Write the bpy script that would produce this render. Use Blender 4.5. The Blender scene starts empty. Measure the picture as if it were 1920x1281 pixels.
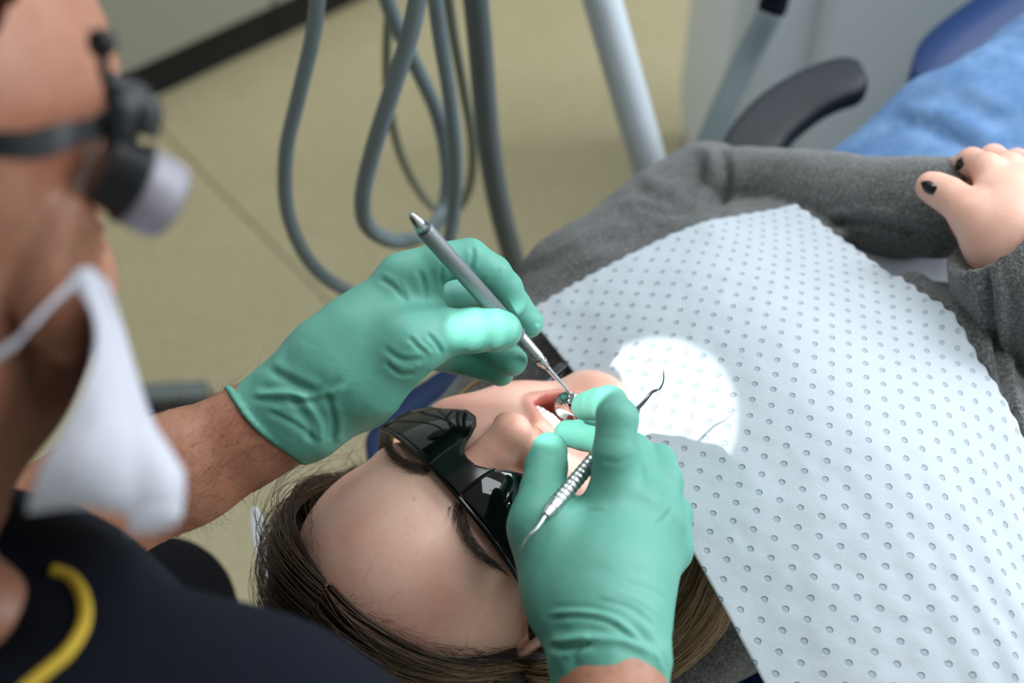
import bpy, math, random
import numpy as np
from mathutils import Vector, Matrix
from mathutils.bvhtree import BVHTree
rng = np.random.default_rng(7); random.seed(7)
sc = bpy.context.scene
# ------------------------------------------------------------------ camera, world, lights, exposure
PITCH = math.radians(50); CAM = np.array([0, 0, 1.6]); FPX = 2666.7
CR = np.array([1.0, 0, 0]); CU = np.array([0, math.sin(PITCH), math.cos(PITCH)]); CF = np.array([0, math.cos(PITCH), -math.sin(PITCH)])
def D(px, py, d):                       # point at depth d seen at pixel px, py
    return CAM + d * (CF + CR * (px - 960) / FPX + CU * (640.5 - py) / FPX)
def PZ(px, py, z):                      # point at height z
    r = CF + CR * (px - 960) / FPX + CU * (640.5 - py) / FPX
    return CAM + r * (z - CAM[2]) / r[2]
def PY(px, py, y):                      # point in the vertical plane y
    r = CF + CR * (px - 960) / FPX + CU * (640.5 - py) / FPX
    return CAM + r * y / r[1]
def pix(P):
    Q = P - CAM; d = Q @ CF
    return 960 + FPX * (Q @ CR) / d, 640.5 - FPX * (Q @ CU) / d
cam_data = bpy.data.cameras.new('camera'); cam = bpy.data.objects.new('camera', cam_data); sc.collection.objects.link(cam)
cam.location = CAM; cam.rotation_euler = (math.pi / 2 - PITCH, 0, 0)
cam_data.sensor_width = 36; cam_data.lens = 50; cam_data.clip_start = 0.02
cam_data.dof.use_dof = True; cam_data.dof.focus_distance = 0.815; cam_data.dof.aperture_fstop = 4.2
sc.camera = cam
sc.view_settings.view_transform = 'Standard'; sc.view_settings.look = 'None'; sc.view_settings.gamma = 1
sc.view_settings.exposure = -0.08; sc.view_settings.use_curve_mapping = False
w = bpy.data.worlds.new('world'); sc.world = w; w.use_nodes = True
w.node_tree.nodes['Background'].inputs[0].default_value = (0.75, 0.86, 1.0, 1); w.node_tree.nodes['Background'].inputs[1].default_value = 0.6
bx_ = np.array([.7755, .6313, 0]); lx_ = np.array([-.6313, .7755, 0]); zx_ = np.array([0, 0, 1.0])   # room axes: along the patient, across
ROOMROT = math.atan2(bx_[1], bx_[0])
def area(name, loc, target, sx, sy, power, col):
    L = bpy.data.lights.new(name, 'AREA'); L.shape = 'RECTANGLE'; L.size = sx; L.size_y = sy; L.energy = power; L.color = col
    o = bpy.data.objects.new(name, L); sc.collection.objects.link(o); o.location = loc
    o.rotation_euler = (Vector(target) - Vector(loc)).to_track_quat('-Z', 'Y').to_euler(); return o
# two ceiling panels, an added floor fill and the daylight of the window wall beyond the patient's feet
area('ceiling_light_near', (1.0, 0.55, 2.66), (1.0, 0.55, 0), 1.2, 0.6, 20, (.93, .97, 1))
area('floor_fill_light', (-0.5, 1.9, 2.66), (-0.5, 1.9, 0), 1.2, 0.6, 18, (.95, .97, 1))  # fill light added overhead to brighten the floor, not a known fixture
area('ceiling_light_far', (1.5, 1.7, 2.66), (1.5, 1.7, 0), 1.2, 0.6, 40, (.93, .97, 1))
area('window_light', (2.6, 1.3, 1.75), (0.2, 0.5, 0.9), 1.8, 1.3, 52, (.84, .92, 1))
def spot(name, loc, target, power, half, blend, col, rad=.004):
    L = bpy.data.lights.new(name, 'SPOT'); L.energy = power; L.spot_size = 2 * half; L.spot_blend = blend; L.color = col; L.shadow_soft_size = rad
    o = bpy.data.objects.new(name, L); sc.collection.objects.link(o); o.location = loc
    o.rotation_euler = (Vector(target) - Vector(loc)).to_track_quat('-Z', 'Y').to_euler(); o.scale = (1.25, 1.0, 1); return o
HL = D(262, 215, .552); HT = PZ(1200, 790, .905)
spot('headlamp_beam', HL, HT, 11, math.radians(7.4), .07, (.93, .97, 1))
spot('added_beam_fringe', HL, HT, 1.0, math.radians(8.1), .25, (.95, 1, .6))  # second, wider spot added to imitate the yellowish fringe of the beam

# ------------------------------------------------------------------ mesh helpers
def tag(o, label=None, cat=None, group=None, kind=None):
    for k, v in (('label', label), ('category', cat), ('group', group), ('kind', kind)):
        if v: o[k] = v
    return o
def mesh_obj(name, V, Fc, mat=None, parent=None, smooth=True, origin=None, matidx=None, mats=None):
    V = np.asarray(V, dtype=float)
    if origin is None:
        if parent is not None: origin = np.array(parent.location)
        else: origin = np.array([(V[:, 0].min() + V[:, 0].max()) / 2, (V[:, 1].min() + V[:, 1].max()) / 2, V[:, 2].min()])
    me = bpy.data.meshes.new(name); me.from_pydata((V - origin).tolist() if len(V) < 3000 else [], [], Fc if len(V) < 3000 else [])
    if len(V) >= 3000:
        Fa = [np.asarray(f) for f in Fc] if isinstance(Fc, list) and len(set(len(f) for f in Fc)) > 1 else None
        if Fa is not None:
            me.from_pydata((V - origin).tolist(), [], [list(map(int, f)) for f in Fc])
        else:
            Fq = np.asarray(Fc, dtype=np.int32); n, k = Fq.shape
            me.vertices.add(len(V)); me.vertices.foreach_set('co', (V - origin).astype(np.float32).ravel())
            me.loops.add(n * k); me.loops.foreach_set('vertex_index', Fq.ravel())
            me.polygons.add(n); me.polygons.foreach_set('loop_start', np.arange(0, n * k, k, dtype=np.int32))
            try: me.polygons.foreach_set('loop_total', np.full(n, k, dtype=np.int32))
            except Exception: pass
            me.update(calc_edges=True)
    me.polygons.foreach_set('use_smooth', [smooth] * len(me.polygons))
    for m in (mats or ([mat] if mat else [])): me.materials.append(m)
    if matidx is not None: me.polygons.foreach_set('material_index', np.asarray(matidx, dtype=np.int32))
    me.update()
    o = bpy.data.objects.new(name, me); sc.collection.objects.link(o)
    if parent is not None:
        o.parent = parent
        o.location = origin - world_loc(parent)
    else: o.location = origin
    return o
def world_loc(o):
    p = np.zeros(3)
    while o is not None: p = p + np.array(o.location); o = o.parent
    return p
def mesh_child(name, V, Fc, mat, parent, **k):
    return mesh_obj(name, V, Fc, mat, parent, origin=np.asarray(V, dtype=float).mean(0), **k)
def empty(name, loc, label=None, cat=None, group=None):
    o = bpy.data.objects.new(name, None); sc.collection.objects.link(o); o.location = loc; o.empty_display_size = .05
    return tag(o, label, cat, group)
def attr(o, name, vals):                # vals: (n,) or (n,3)
    vals = np.asarray(vals, dtype=np.float32)
    a = o.data.attributes.new(name, 'FLOAT_COLOR', 'POINT')
    c = np.ones((len(vals), 4), dtype=np.float32); c[:, :3] = vals if vals.ndim == 2 else vals[:, None]
    a.data.foreach_set('color', c.ravel())
def cr_spline(P, n=12, closed=False):   # Catmull-Rom through rows of P (any columns)
    P = np.asarray(P, dtype=float); m = len(P); out = []
    for i in range(m if closed else m - 1):
        p0, p1, p2, p3 = (P[(i - 1) % m], P[i], P[(i + 1) % m], P[(i + 2) % m]) if closed else (P[max(i - 1, 0)], P[i], P[i + 1], P[min(i + 2, m - 1)])
        for t in np.linspace(0, 1, n, endpoint=False):
            out.append(.5 * ((2 * p1) + (-p0 + p2) * t + (2 * p0 - 5 * p1 + 4 * p2 - p3) * t * t + (-p0 + 3 * p1 - 3 * p2 + p3) * t ** 3))
    if not closed: out.append(P[-1])
    return np.array(out)
def frames(P):
    T = np.gradient(P, axis=0); T /= np.linalg.norm(T, axis=1)[:, None] + 1e-12
    a = np.array([0, 0, 1.0]) if abs(T[0][2]) < .9 else np.array([1.0, 0, 0])
    N = np.zeros_like(P); n = np.cross(T[0], a); n /= np.linalg.norm(n); N[0] = n
    for i in range(1, len(P)):
        n = N[i - 1] - T[i] * (N[i - 1] @ T[i]); N[i] = n / (np.linalg.norm(n) + 1e-12)
    return T, N, np.cross(T, N)
def tube(P, r, k=12, caps=True, flat=1.0, closed=False):
    P = np.asarray(P, dtype=float); n = len(P); r = np.broadcast_to(r, (n,))
    T, N, B = frames(P)
    an = np.arange(k) * 2 * math.pi / k
    V = (P[:, None] + r[:, None, None] * (np.cos(an)[None, :, None] * N[:, None] + flat * np.sin(an)[None, :, None] * B[:, None])).reshape(-1, 3)
    Fq = []
    for i in range(n if closed else n - 1):
        i2 = (i + 1) % n
        for j in range(k): Fq.append((i * k + j, i * k + (j + 1) % k, i2 * k + (j + 1) % k, i2 * k + j))
    if caps and not closed: Fq.append(tuple(range(k))[::-1]); Fq.append(tuple((n - 1) * k + j for j in range(k)))
    return V, Fq
def lathe(a, b, prof, k=24):            # prof: list of (t 0..1 along a-b, radius)
    a, b = np.asarray(a), np.asarray(b); P = np.array([a + (b - a) * t for t, _ in prof])
    ax = (b - a) / np.linalg.norm(b - a); u = np.cross(ax, [0, 0, 1.0]); u /= np.linalg.norm(u); v = np.cross(ax, u)
    an = np.arange(k) * 2 * math.pi / k
    V = np.concatenate([P[i] + prof[i][1] * (np.cos(an)[:, None] * u + np.sin(an)[:, None] * v) for i in range(len(prof))])
    Fq = [(i * k + j, i * k + (j + 1) % k, (i + 1) * k + (j + 1) % k, (i + 1) * k + j) for i in range(len(prof) - 1) for j in range(k)]
    Fq += [tuple(range(k))[::-1], tuple((len(prof) - 1) * k + j for j in range(k))]
    return V, Fq
def join(*parts):
    V = []; Fc = []; o = 0
    for v, f in parts:
        V.append(np.asarray(v)); Fc += [tuple(i + o for i in ff) for ff in f]; o += len(v)
    return np.concatenate(V), Fc
def rbox(c, ax, half, r=.02, n=4):      # rounded box: centre, 3x3 axes rows, half sizes
    ax = np.asarray(ax, dtype=float); half = np.asarray(half, dtype=float); r = min(r, half.min() * .999)
    V = []; Fq = []
    m = 2 * n + 2
    def coord(i, h):                    # index on -h..h with rounding samples
        return i
    g = np.concatenate([-1 + 0 * np.arange(n + 1), 1 + 0 * np.arange(n + 1)])
    s = np.concatenate([np.linspace(-1, 0, n + 1), np.linspace(0, 1, n + 1)])
    s = np.tan(s * math.pi / 4)
    idx = {}
    for f in range(3):
        for sg in (-1, 1):
            base = len(V)
            for i in range(m):
                for j in range(m):
                    q = np.zeros(3); core = np.zeros(3)
                    q[f] = sg; q[(f + 1) % 3] = s[i]; q[(f + 2) % 3] = s[j]
                    core[f] = sg; core[(f + 1) % 3] = g[i]; core[(f + 2) % 3] = g[j]
                    p = core * (half - r) + r * q / np.linalg.norm(q)
                    V.append(c + p @ ax)
            for i in range(m - 1):
                for j in range(m - 1):
                    a = base + i * m + j; qd = (a, a + m, a + m + 1, a + 1)
                    Fq.append(qd if sg > 0 else qd[::-1])
    V = np.array(V); key = {}; mp = []; out = []
    for p in V:
        kk = tuple(np.round(p * 1e6).astype(int))
        if kk not in key: key[kk] = len(out); out.append(p)
        mp.append(key[kk])
    F2 = []
    for f in Fq:
        ff = [mp[i] for i in f]; gg = [x for i, x in enumerate(ff) if x != ff[i - 1]]
        if len(set(gg)) >= 3: F2.append(tuple(gg))
    return np.array(out), F2
I3 = np.eye(3); ROOM = np.array([bx_, lx_, zx_])
def sheet(net, nu=60, nv=60, thick=.0006):   # net[rows][cols] of 3-D points -> smooth sheet with thickness; returns V, F, uv
    net = np.asarray(net, dtype=float); R_, C_, _ = net.shape
    def interp(A, n):                   # Catmull-Rom along axis 0
        m = len(A); ts = np.linspace(0, m - 1, n); out = []
        for t in ts:
            i = min(int(t), m - 2); u = t - i
            p0 = A[i - 1] if i > 0 else 2 * A[0] - A[1]; p3 = A[i + 2] if i + 2 < m else 2 * A[-1] - A[-2]; p1, p2 = A[i], A[i + 1]
            out.append(.5 * ((2 * p1) + (-p0 + p2) * u + (2 * p0 - 5 * p1 + 4 * p2 - p3) * u * u + (-p0 + 3 * p1 - 3 * p2 + p3) * u ** 3))
        return np.array(out)
    G = interp(net, nu); G = interp(G.transpose(1, 0, 2), nv).transpose(1, 0, 2)
    return G
def grid_solid(G, thick):
    nu, nv, _ = G.shape
    du = np.gradient(G, axis=0); dv = np.gradient(G, axis=1); N = np.cross(du, dv); N /= np.linalg.norm(N, axis=2)[..., None] + 1e-12
    V = np.concatenate([(G + N * thick / 2).reshape(-1, 3), (G - N * thick / 2).reshape(-1, 3)]); o = nu * nv
    Fq = []
    for i in range(nu - 1):
        for j in range(nv - 1):
            a = i * nv + j; Fq.append((a, a + nv, a + nv + 1, a + 1)); Fq.append((o + a, o + a + 1, o + a + nv + 1, o + a + nv))
    for i in range(nu - 1):
        for j in (0, nv - 1):
            a = i * nv + j; b = a + nv; Fq.append((a, o + a, o + b, b) if j == 0 else (a, b, o + b, o + a))
    for j in range(nv - 1):
        for i in (0, nu - 1):
            a = i * nv + j; b = a + 1; Fq.append((a, b, o + b, o + a) if i == 0 else (a, o + a, o + b, b))
    return V, Fq
# ------------------------------------------------------------------ implicit surfaces: smooth unions of tapered limbs, meshed as one skin
class Field:
    def __init__(s, lo, hi, res):
        s.lo = np.array(lo, float); s.res = res; n = np.ceil((np.array(hi) - s.lo) / res).astype(int) + 1
        s.n = n; s.ax = [(s.lo[i] + res * np.arange(n[i])).astype(np.float32) for i in range(3)]
        s.g = np.full(n, .05, dtype=np.float32)
    def blk(s, lo, hi):
        i0 = np.clip(np.floor((lo - s.lo) / s.res).astype(int), 0, s.n); i1 = np.clip(np.ceil((hi - s.lo) / s.res).astype(int) + 1, 0, s.n)
        if np.any(i1 <= i0): return None
        sl = tuple(slice(i0[k], i1[k]) for k in range(3))
        return sl, s.ax[0][sl[0]][:, None, None], s.ax[1][sl[1]][None, :, None], s.ax[2][sl[2]][None, None, :]
    def put(s, sl, d, k, mode):
        a = s.g[sl]
        if mode == 'sub': d = -d; sgn = -1
        if mode == 'add':
            if k > 0: h = np.maximum(k - np.abs(a - d), 0) / k; s.g[sl] = np.minimum(a, d) - h * h * k * .25
            else: s.g[sl] = np.minimum(a, d)
        elif mode == 'sub':
            if k > 0: h = np.maximum(k - np.abs(a - d), 0) / k; s.g[sl] = np.maximum(a, d) + h * h * k * .25
            else: s.g[sl] = np.maximum(a, d)
    def cone(s, a, b, ra, rb, k=.01, mode='add', flat=None, fs=1.0):   # flat: unit axis; fs>1 thins along it
        a = np.asarray(a, float); b = np.asarray(b, float); m = max(ra, rb) + max(k, .0) + 3 * s.res
        B = s.blk(np.minimum(a, b) - m, np.maximum(a, b) + m)
        if B is None: return
        sl, X, Y, Z = B; px, py, pz = X - a[0], Y - a[1], Z - a[2]; d = b - a; L2 = float(d @ d) + 1e-12
        t = np.clip((px * d[0] + py * d[1] + pz * d[2]) / L2, 0, 1); qx, qy, qz = px - t * d[0], py - t * d[1], pz - t * d[2]
        q2 = qx * qx + qy * qy + qz * qz
        if flat is not None:
            n = np.asarray(flat, float); n = n / np.linalg.norm(n)
            c = qx * n[0] + qy * n[1] + qz * n[2]; q2 = q2 + (fs * fs - 1) * c * c
        s.put(sl, (np.sqrt(q2) - (ra + (rb - ra) * t)) / (1 if flat is None else fs ** .5), k, mode)
    def chain(s, pts, k=.01, mode='add', flat=None, fs=1.0):
        for (a, ra), (b, rb) in zip(pts[:-1], pts[1:]): s.cone(a, b, ra, rb, k, mode, flat, fs)
    def ell(s, c, ax, r, k=.01, mode='add'):
        c = np.asarray(c, float); r = np.asarray(r, float); ax = np.asarray(ax, float); m = np.abs(ax.T) @ r + k + 3 * s.res
        B = s.blk(c - m, c + m)
        if B is None: return
        sl, X, Y, Z = B; p = (X - c[0], Y - c[1], Z - c[2])
        k0 = 0; k1 = 0
        for i in range(3):
            u = p[0] * ax[i][0] + p[1] * ax[i][1] + p[2] * ax[i][2]; k0 = k0 + (u / r[i]) ** 2; k1 = k1 + (u / r[i] ** 2) ** 2
        k0 = np.sqrt(k0); k1 = np.sqrt(k1) + 1e-9
        s.put(sl, (k0 * (k0 - 1) / k1).astype(np.float32), k, mode)
    def half(s, p, n, k=0):              # cut away the side n points to
        n = np.asarray(n, float); n /= np.linalg.norm(n)
        d = (s.ax[0][:, None, None] - p[0]) * n[0] + (s.ax[1][None, :, None] - p[1]) * n[1] + (s.ax[2][None, None, :] - p[2]) * n[2]
        s.g = np.maximum(s.g, d.astype(np.float32))
    def mesh(s, smooth=2):
        g = s.g; nx, ny, nz = g.shape; ins = g < 0
        c = ins[:-1, :-1, :-1].astype(np.int8)
        tot = np.zeros(c.shape, np.int8)
        for dx in (0, 1):
            for dy in (0, 1):
                for dz in (0, 1): tot += ins[dx:nx - 1 + dx, dy:ny - 1 + dy, dz:nz - 1 + dz]
        act = (tot > 0) & (tot < 8); ci = np.argwhere(act); idx = np.full(act.shape, -1, np.int32); idx[act] = np.arange(len(ci))
        acc = np.zeros((len(ci), 3), np.float32); cnt = np.zeros(len(ci), np.float32)
        corners = [(0, 0, 0), (1, 0, 0), (0, 1, 0), (0, 0, 1), (1, 1, 0), (1, 0, 1), (0, 1, 1), (1, 1, 1)]
        val = {cc: g[ci[:, 0] + cc[0], ci[:, 1] + cc[1], ci[:, 2] + cc[2]] for cc in corners}
        for ca in corners:
            for ax in range(3):
                if ca[ax]: continue
                cb = list(ca); cb[ax] = 1; cb = tuple(cb); va, vb = val[ca], val[cb]; cr = (va < 0) != (vb < 0)
                t = np.where(cr, va / np.where(cr, va - vb, 1), 0)
                p = np.zeros((len(ci), 3), np.float32); p[:] = ca; p[:, ax] += t; acc += p * cr[:, None]; cnt += cr
        V = s.lo + s.res * (ci + acc / cnt[:, None])
        quads = []
        for ax in range(3):
            o1, o2 = (ax + 1) % 3, (ax + 2) % 3
            sa = [slice(None)] * 3; sb = [slice(None)] * 3; sa[ax] = slice(0, -1); sb[ax] = slice(1, None)
            A = ins[tuple(sa)]; Bm = ins[tuple(sb)]; e = np.argwhere(A != Bm)
            e = e[(e[:, o1] > 0) & (e[:, o2] > 0) & (e[:, o1] < act.shape[o1]) & (e[:, o2] < act.shape[o2])]
            def cell(d1, d2):
                q = e.copy(); q[:, o1] -= d1; q[:, o2] -= d2; return idx[q[:, 0], q[:, 1], q[:, 2]]
            q = np.stack([cell(1, 1), cell(0, 1), cell(0, 0), cell(1, 0)], 1); ia = A[e[:, 0], e[:, 1], e[:, 2]]
            q[~ia] = q[~ia][:, ::-1]; quads.append(q)
        Q = np.concatenate(quads); Q = Q[(Q >= 0).all(1)]
        V = relax(V, Q, smooth)
        return V, Q
def nbr_mean(V, Q):
    S = np.zeros_like(V); C = np.zeros(len(V))
    for a, b in ((0, 1), (1, 2), (2, 3), (3, 0)):
        for k in range(3):
            S[:, k] += np.bincount(Q[:, a], V[Q[:, b], k], len(V)) + np.bincount(Q[:, b], V[Q[:, a], k], len(V))
        C += np.bincount(Q[:, a], minlength=len(V)) + np.bincount(Q[:, b], minlength=len(V))
    return S / np.maximum(C, 1)[:, None]
def relax(V, Q, n):
    for i in range(n):
        V = V + .55 * (nbr_mean(V, Q) - V)
        V = V - .53 * (nbr_mean(V, Q) - V)
    return V
def normals(V, Q):
    n = np.cross(V[Q[:, 2]] - V[Q[:, 0]], V[Q[:, 3]] - V[Q[:, 1]]); N = np.zeros_like(V)
    for c in range(4):
        for k in range(3): N[:, k] += np.bincount(Q[:, c], n[:, k], len(V))
    return N / (np.linalg.norm(N, axis=1)[:, None] + 1e-15)
def polydist(x, y, pl, signed=False):
    pl = np.asarray(pl, float); best = np.full(x.shape, 1e9); sg = np.ones(x.shape); tt = np.zeros(x.shape)
    for i, (a, b) in enumerate(zip(pl[:-1], pl[1:])):
        d = b - a; L = d @ d + 1e-9; t = np.clip(((x - a[0]) * d[0] + (y - a[1]) * d[1]) / L, 0, 1)
        q = np.hypot(x - a[0] - t * d[0], y - a[1] - t * d[1]); m = q < best; sg = np.where(m, np.sign((x - a[0]) * d[1] - (y - a[1]) * d[0]), sg); best = np.where(m, q, best); tt = np.where(m, (i + t) / (len(pl) - 1), tt)
    return (best, tt, sg) if signed else (best, tt)
def folds(V, Q, lst, region=None):      # lst: (polyline of (px,py), depth m (+ groove, - ridge), width px)
    N = normals(V, Q); x, y = pix(V); facing = np.clip(((CAM - V) * N).sum(1) / np.linalg.norm(CAM - V, axis=1) * 3, 0, 1)
    off = np.zeros(len(V))
    for pl, dep, wd in lst:
        pl = cr_spline(pl, 5); q, t, sg = polydist(x, y, pl, True); sq = q * sg; dep = dep * .5
        off += (-dep * np.exp(-(q / wd) ** 2) + .65 * dep * np.exp(-((sq - 1.9 * wd) / (1.4 * wd)) ** 2) + .3 * dep * np.exp(-((sq + 2.2 * wd) / (1.5 * wd)) ** 2)) * np.clip(np.sin(math.pi * np.clip(t, .02, .98)) * 2.2, 0, 1)
    return V + N * (off * facing)[:, None]
def vnoise(V, scale, seed=0, oct=3):    # cheap smooth value noise
    r = np.random.default_rng(seed); out = np.zeros(len(V)); amp = 1; tot = 0
    T = r.random((32, 32, 32))
    for o in range(oct):
        P = V * scale * 2 ** o + r.random(3) * 31; i = np.floor(P).astype(int); f = P - i; f = f * f * (3 - 2 * f); s = 0
        for dx in (0, 1):
            for dy in (0, 1):
                for dz in (0, 1):
                    s = s + T[(i[:, 0] + dx) % 32, (i[:, 1] + dy) % 32, (i[:, 2] + dz) % 32] * (f[:, 0] if dx else 1 - f[:, 0]) * (f[:, 1] if dy else 1 - f[:, 1]) * (f[:, 2] if dz else 1 - f[:, 2])
        out += amp * (s - .5); tot += amp; amp *= .5
    return out / tot
def bvh(V, Q): return BVHTree.FromPolygons([Vector(v) for v in V], [list(map(int, q)) for q in Q])
def hit(tree, px, py, lift=0.0):
    d = D(px, py, 1.0) - CAM; d /= np.linalg.norm(d)
    loc, n, i, t = tree.ray_cast(Vector(CAM), Vector(d))
    if loc is None: return None
    return np.array(loc) + np.array(n) * lift
# ------------------------------------------------------------------ materials
def rgb(r, g, b):
    f = lambda c: (c / 255 / 12.92) if c / 255 <= .04045 else ((c / 255 + .055) / 1.055) ** 2.4
    return (f(r), f(g), f(b), 1)
class NT:
    def __init__(s, name):
        s.m = bpy.data.materials.new(name); s.m.use_nodes = True; s.t = s.m.node_tree; s.b = s.t.nodes['Principled BSDF']
        s.co = s.t.nodes.new('ShaderNodeTexCoord').outputs['Object']
    def n(s, ty, **kw):
        o = s.t.nodes.new('ShaderNode' + ty)
        for k, v in kw.items(): setattr(o, k, v)
        return o
    def l(s, a, b): s.t.links.new(a, b)
    def noise(s, scale, detail=3, rough=.5, vec=None, stretch=None):
        o = s.n('TexNoise'); o.inputs['Scale'].default_value = scale; o.inputs['Detail'].default_value = detail; o.inputs['Roughness'].default_value = rough
        v = vec or s.co
        if stretch:
            mp = s.n('Mapping'); mp.inputs['Scale'].default_value = stretch; s.l(v, mp.inputs['Vector']); v = mp.outputs[0]
        s.l(v, o.inputs['Vector']); return o.outputs['Fac']
    def ramp(s, f, stops):
        o = s.n('ValToRGB'); e = o.color_ramp.elements
        while len(e) < len(stops): e.new(.5)
        for el, (p, c) in zip(e, stops): el.position = p; el.color = c if len(c) == 4 else (*c, 1)
        s.l(f, o.inputs[0]); return o.outputs[0]
    def mix(s, f, a, b, mode='MIX'):
        o = s.n('Mix', data_type='RGBA', blend_type=mode)
        for sock, v in ((o.inputs[0], f), (o.inputs[6], a), (o.inputs[7], b)):
            if hasattr(v, 'links') or isinstance(v, bpy.types.NodeSocket): s.l(v, sock)
            else: sock.default_value = v
        return o.outputs[2]
    def math(s, op, a, b=0.0, c=None):
        o = s.n('Math', operation=op)
        for i, v in enumerate((a, b) if c is None else (a, b, c)):
            if isinstance(v, bpy.types.NodeSocket): s.l(v, o.inputs[i])
            else: o.inputs[i].default_value = v
        return o.outputs[0]
    def attr(s, name): o = s.n('Attribute', attribute_name=name); return o
    def bump(s, h, dist, strength=1.0, prev=None):
        o = s.n('Bump'); o.inputs['Distance'].default_value = dist; o.inputs['Strength'].default_value = strength; s.l(h, o.inputs['Height'])
        if prev: s.l(prev, o.inputs['Normal'])
        s.l(o.outputs[0], s.b.inputs['Normal']); return o.outputs[0]
    def set(s, **kw):
        for k, v in kw.items():
            i = s.b.inputs[k.replace('_', ' ')]
            if isinstance(v, bpy.types.NodeSocket): s.l(v, i)
            else: i.default_value = v
        return s
def simple(name, col, rough=.5, metal=0, spec=.5, var=.12, scale=60, bump=.0002, bscale=200, **kw):
    m = NT(name); c2 = tuple(x * (1 - var) for x in col[:3]) + (1,)
    m.set(Base_Color=m.mix(m.noise(scale), c2, col), Roughness=rough, Metallic=metal, Specular_IOR_Level=spec, **kw)
    if bump: m.bump(m.noise(bscale, 4), bump)
    return m.m
def skin_mat(name, base, red, dark, freckle=0.0, sss=.25, rough=.42):
    m = NT(name); t = m.attr('tint')
    c = m.mix(m.ramp(m.noise(22, 4), [(.35, base), (.7, red)]), base, red)
    c = m.mix(m.ramp(m.noise(22, 4), [(.35, (0, 0, 0, 1)), (.7, (1, 1, 1, 1))]), base, red)
    c = m.mix(m.math('MULTIPLY', m.ramp(m.noise(420, 2), [(.56, (0, 0, 0, 1)), (.72, (1, 1, 1, 1))]), .08 + freckle), c, dark)
    if freckle: c = m.mix(m.math('MULTIPLY', m.ramp(m.noise(130, 3), [(.55, (0, 0, 0, 1)), (.75, (1, 1, 1, 1))]), freckle * 1.5), c, dark)
    c = m.mix(1.0, c, t.outputs['Color'], 'MULTIPLY')
    m.set(Base_Color=c, Roughness=rough, Subsurface_Weight=sss, Subsurface_Scale=.006, Subsurface_Radius=(1, .35, .2), Specular_IOR_Level=.45)
    b = m.bump(m.noise(1000, 3), .0001); m.bump(m.noise(260, 2), .0001, prev=b)
    return m.m
M_skinP = skin_mat('patient_skin', rgb(238, 196, 176), rgb(228, 172, 152), rgb(186, 128, 104), 0.06)
M_skinD = skin_mat('dentist_skin', rgb(172, 122, 97), rgb(160, 104, 80), rgb(118, 72, 52), 0.2, sss=.18)
def glove_mat():
    m = NT('green_nitrile'); c = m.mix(m.noise(9, 3), rgb(92, 162, 144), rgb(110, 181, 163))
    sp = m.math('MULTIPLY', m.ramp(m.noise(330, 2), [(.66, (0, 0, 0, 1)), (.74, (1, 1, 1, 1))]), m.ramp(m.noise(38, 2), [(.5, (0, 0, 0, 1)), (.66, (1, 1, 1, 1))]))
    c = m.mix(m.math('MULTIPLY', sp, .4), c, rgb(70, 110, 100))
    c = m.mix(1.0, c, m.attr('tint').outputs['Color'], 'MULTIPLY')
    m.set(Base_Color=c, Roughness=.48, Subsurface_Weight=.15, Subsurface_Scale=.003, Subsurface_Radius=(.5, 1, .8), Specular_IOR_Level=.4)
    b = m.bump(m.noise(1500, 2), .0001); m.bump(m.noise(45, 3, .5, stretch=(1, 1, 2.2)), .0006, prev=b); return m.m
M_glove = glove_mat()
def wool():
    m = NT('grey_wool'); c = m.ramp(m.noise(480, 4, .75), [(.3, rgb(52, 54, 56)), (.5, rgb(88, 90, 90)), (.72, rgb(142, 143, 142))])
    m.set(Base_Color=c, Roughness=.95, Specular_IOR_Level=.1, Sheen_Weight=.3, Sheen_Roughness=.6); b = m.bump(m.noise(650, 3), .0012); m.bump(m.noise(40, 3), .003, prev=b); return m.m
M_wool = wool()
def denim():
    m = NT('blue_denim'); c = m.mix(m.ramp(m.noise(30, 5, .65), [(.3, (0, 0, 0, 1)), (.7, (1, 1, 1, 1))]), rgb(78, 114, 160), rgb(122, 156, 198))
    m.set(Base_Color=c, Roughness=.85, Specular_IOR_Level=.15); m.bump(m.noise(500, 3), .0008); return m.m
M_denim = denim()
M_shirt = simple('white_cotton', rgb(222, 226, 236), .85, var=.04, bump=.0012, bscale=70, spec=.15)
M_navy_cloth = simple('navy_tunic_cloth', rgb(17, 21, 32), .9, var=.3, bump=.0006, bscale=500, spec=.12)
M_black_cloth = simple('black_trouser_cloth', rgb(20, 21, 25), .9, var=.3, bump=.0006, bscale=400, spec=.1)
M_yellow = simple('yellow_piping', rgb(212, 178, 52), .7, bump=.0004, bscale=600)
M_yellow_pl = simple('yellow_plastic', rgb(214, 210, 30), .35)
M_navy_leather = simple('navy_upholstery', rgb(18, 52, 104), .42, var=.15, bump=.0003, bscale=500)
M_black_pl = simple('black_armrest_rubber', rgb(26, 33, 42), .55, var=.1)
M_frame = simple('black_gloss_frame', rgb(9, 10, 12), .22, bump=0)
M_lens = simple("dark_green_lens", rgb(3, 6, 6), .02, bump=0, spec=.45)
M_steel = simple('brushed_steel', rgb(196, 198, 200), .26, 1, var=.1, bump=.00006, bscale=900)
M_matte_steel = simple('matte_steel_handle', rgb(150, 154, 156), .5, .85, var=.2, scale=900, bump=.00015, bscale=1500)
M_dark_steel = simple('dark_steel', rgb(92, 96, 102), .3, 1, var=.1, bump=0)
M_mirror = simple('mirror_glass', rgb(205, 208, 210), .03, 1, var=0, bump=0)
M_mask = simple('white_mask_fabric', rgb(192, 193, 204), .9, var=.05, bump=.001, bscale=120, spec=.1)
M_paper = simple('white_paper', rgb(225, 228, 230), .9, var=.04, bump=.0006, bscale=200, spec=.1)
M_black_soft = simple('black_loupe_body', rgb(14, 17, 24), .45, var=.2)
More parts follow.
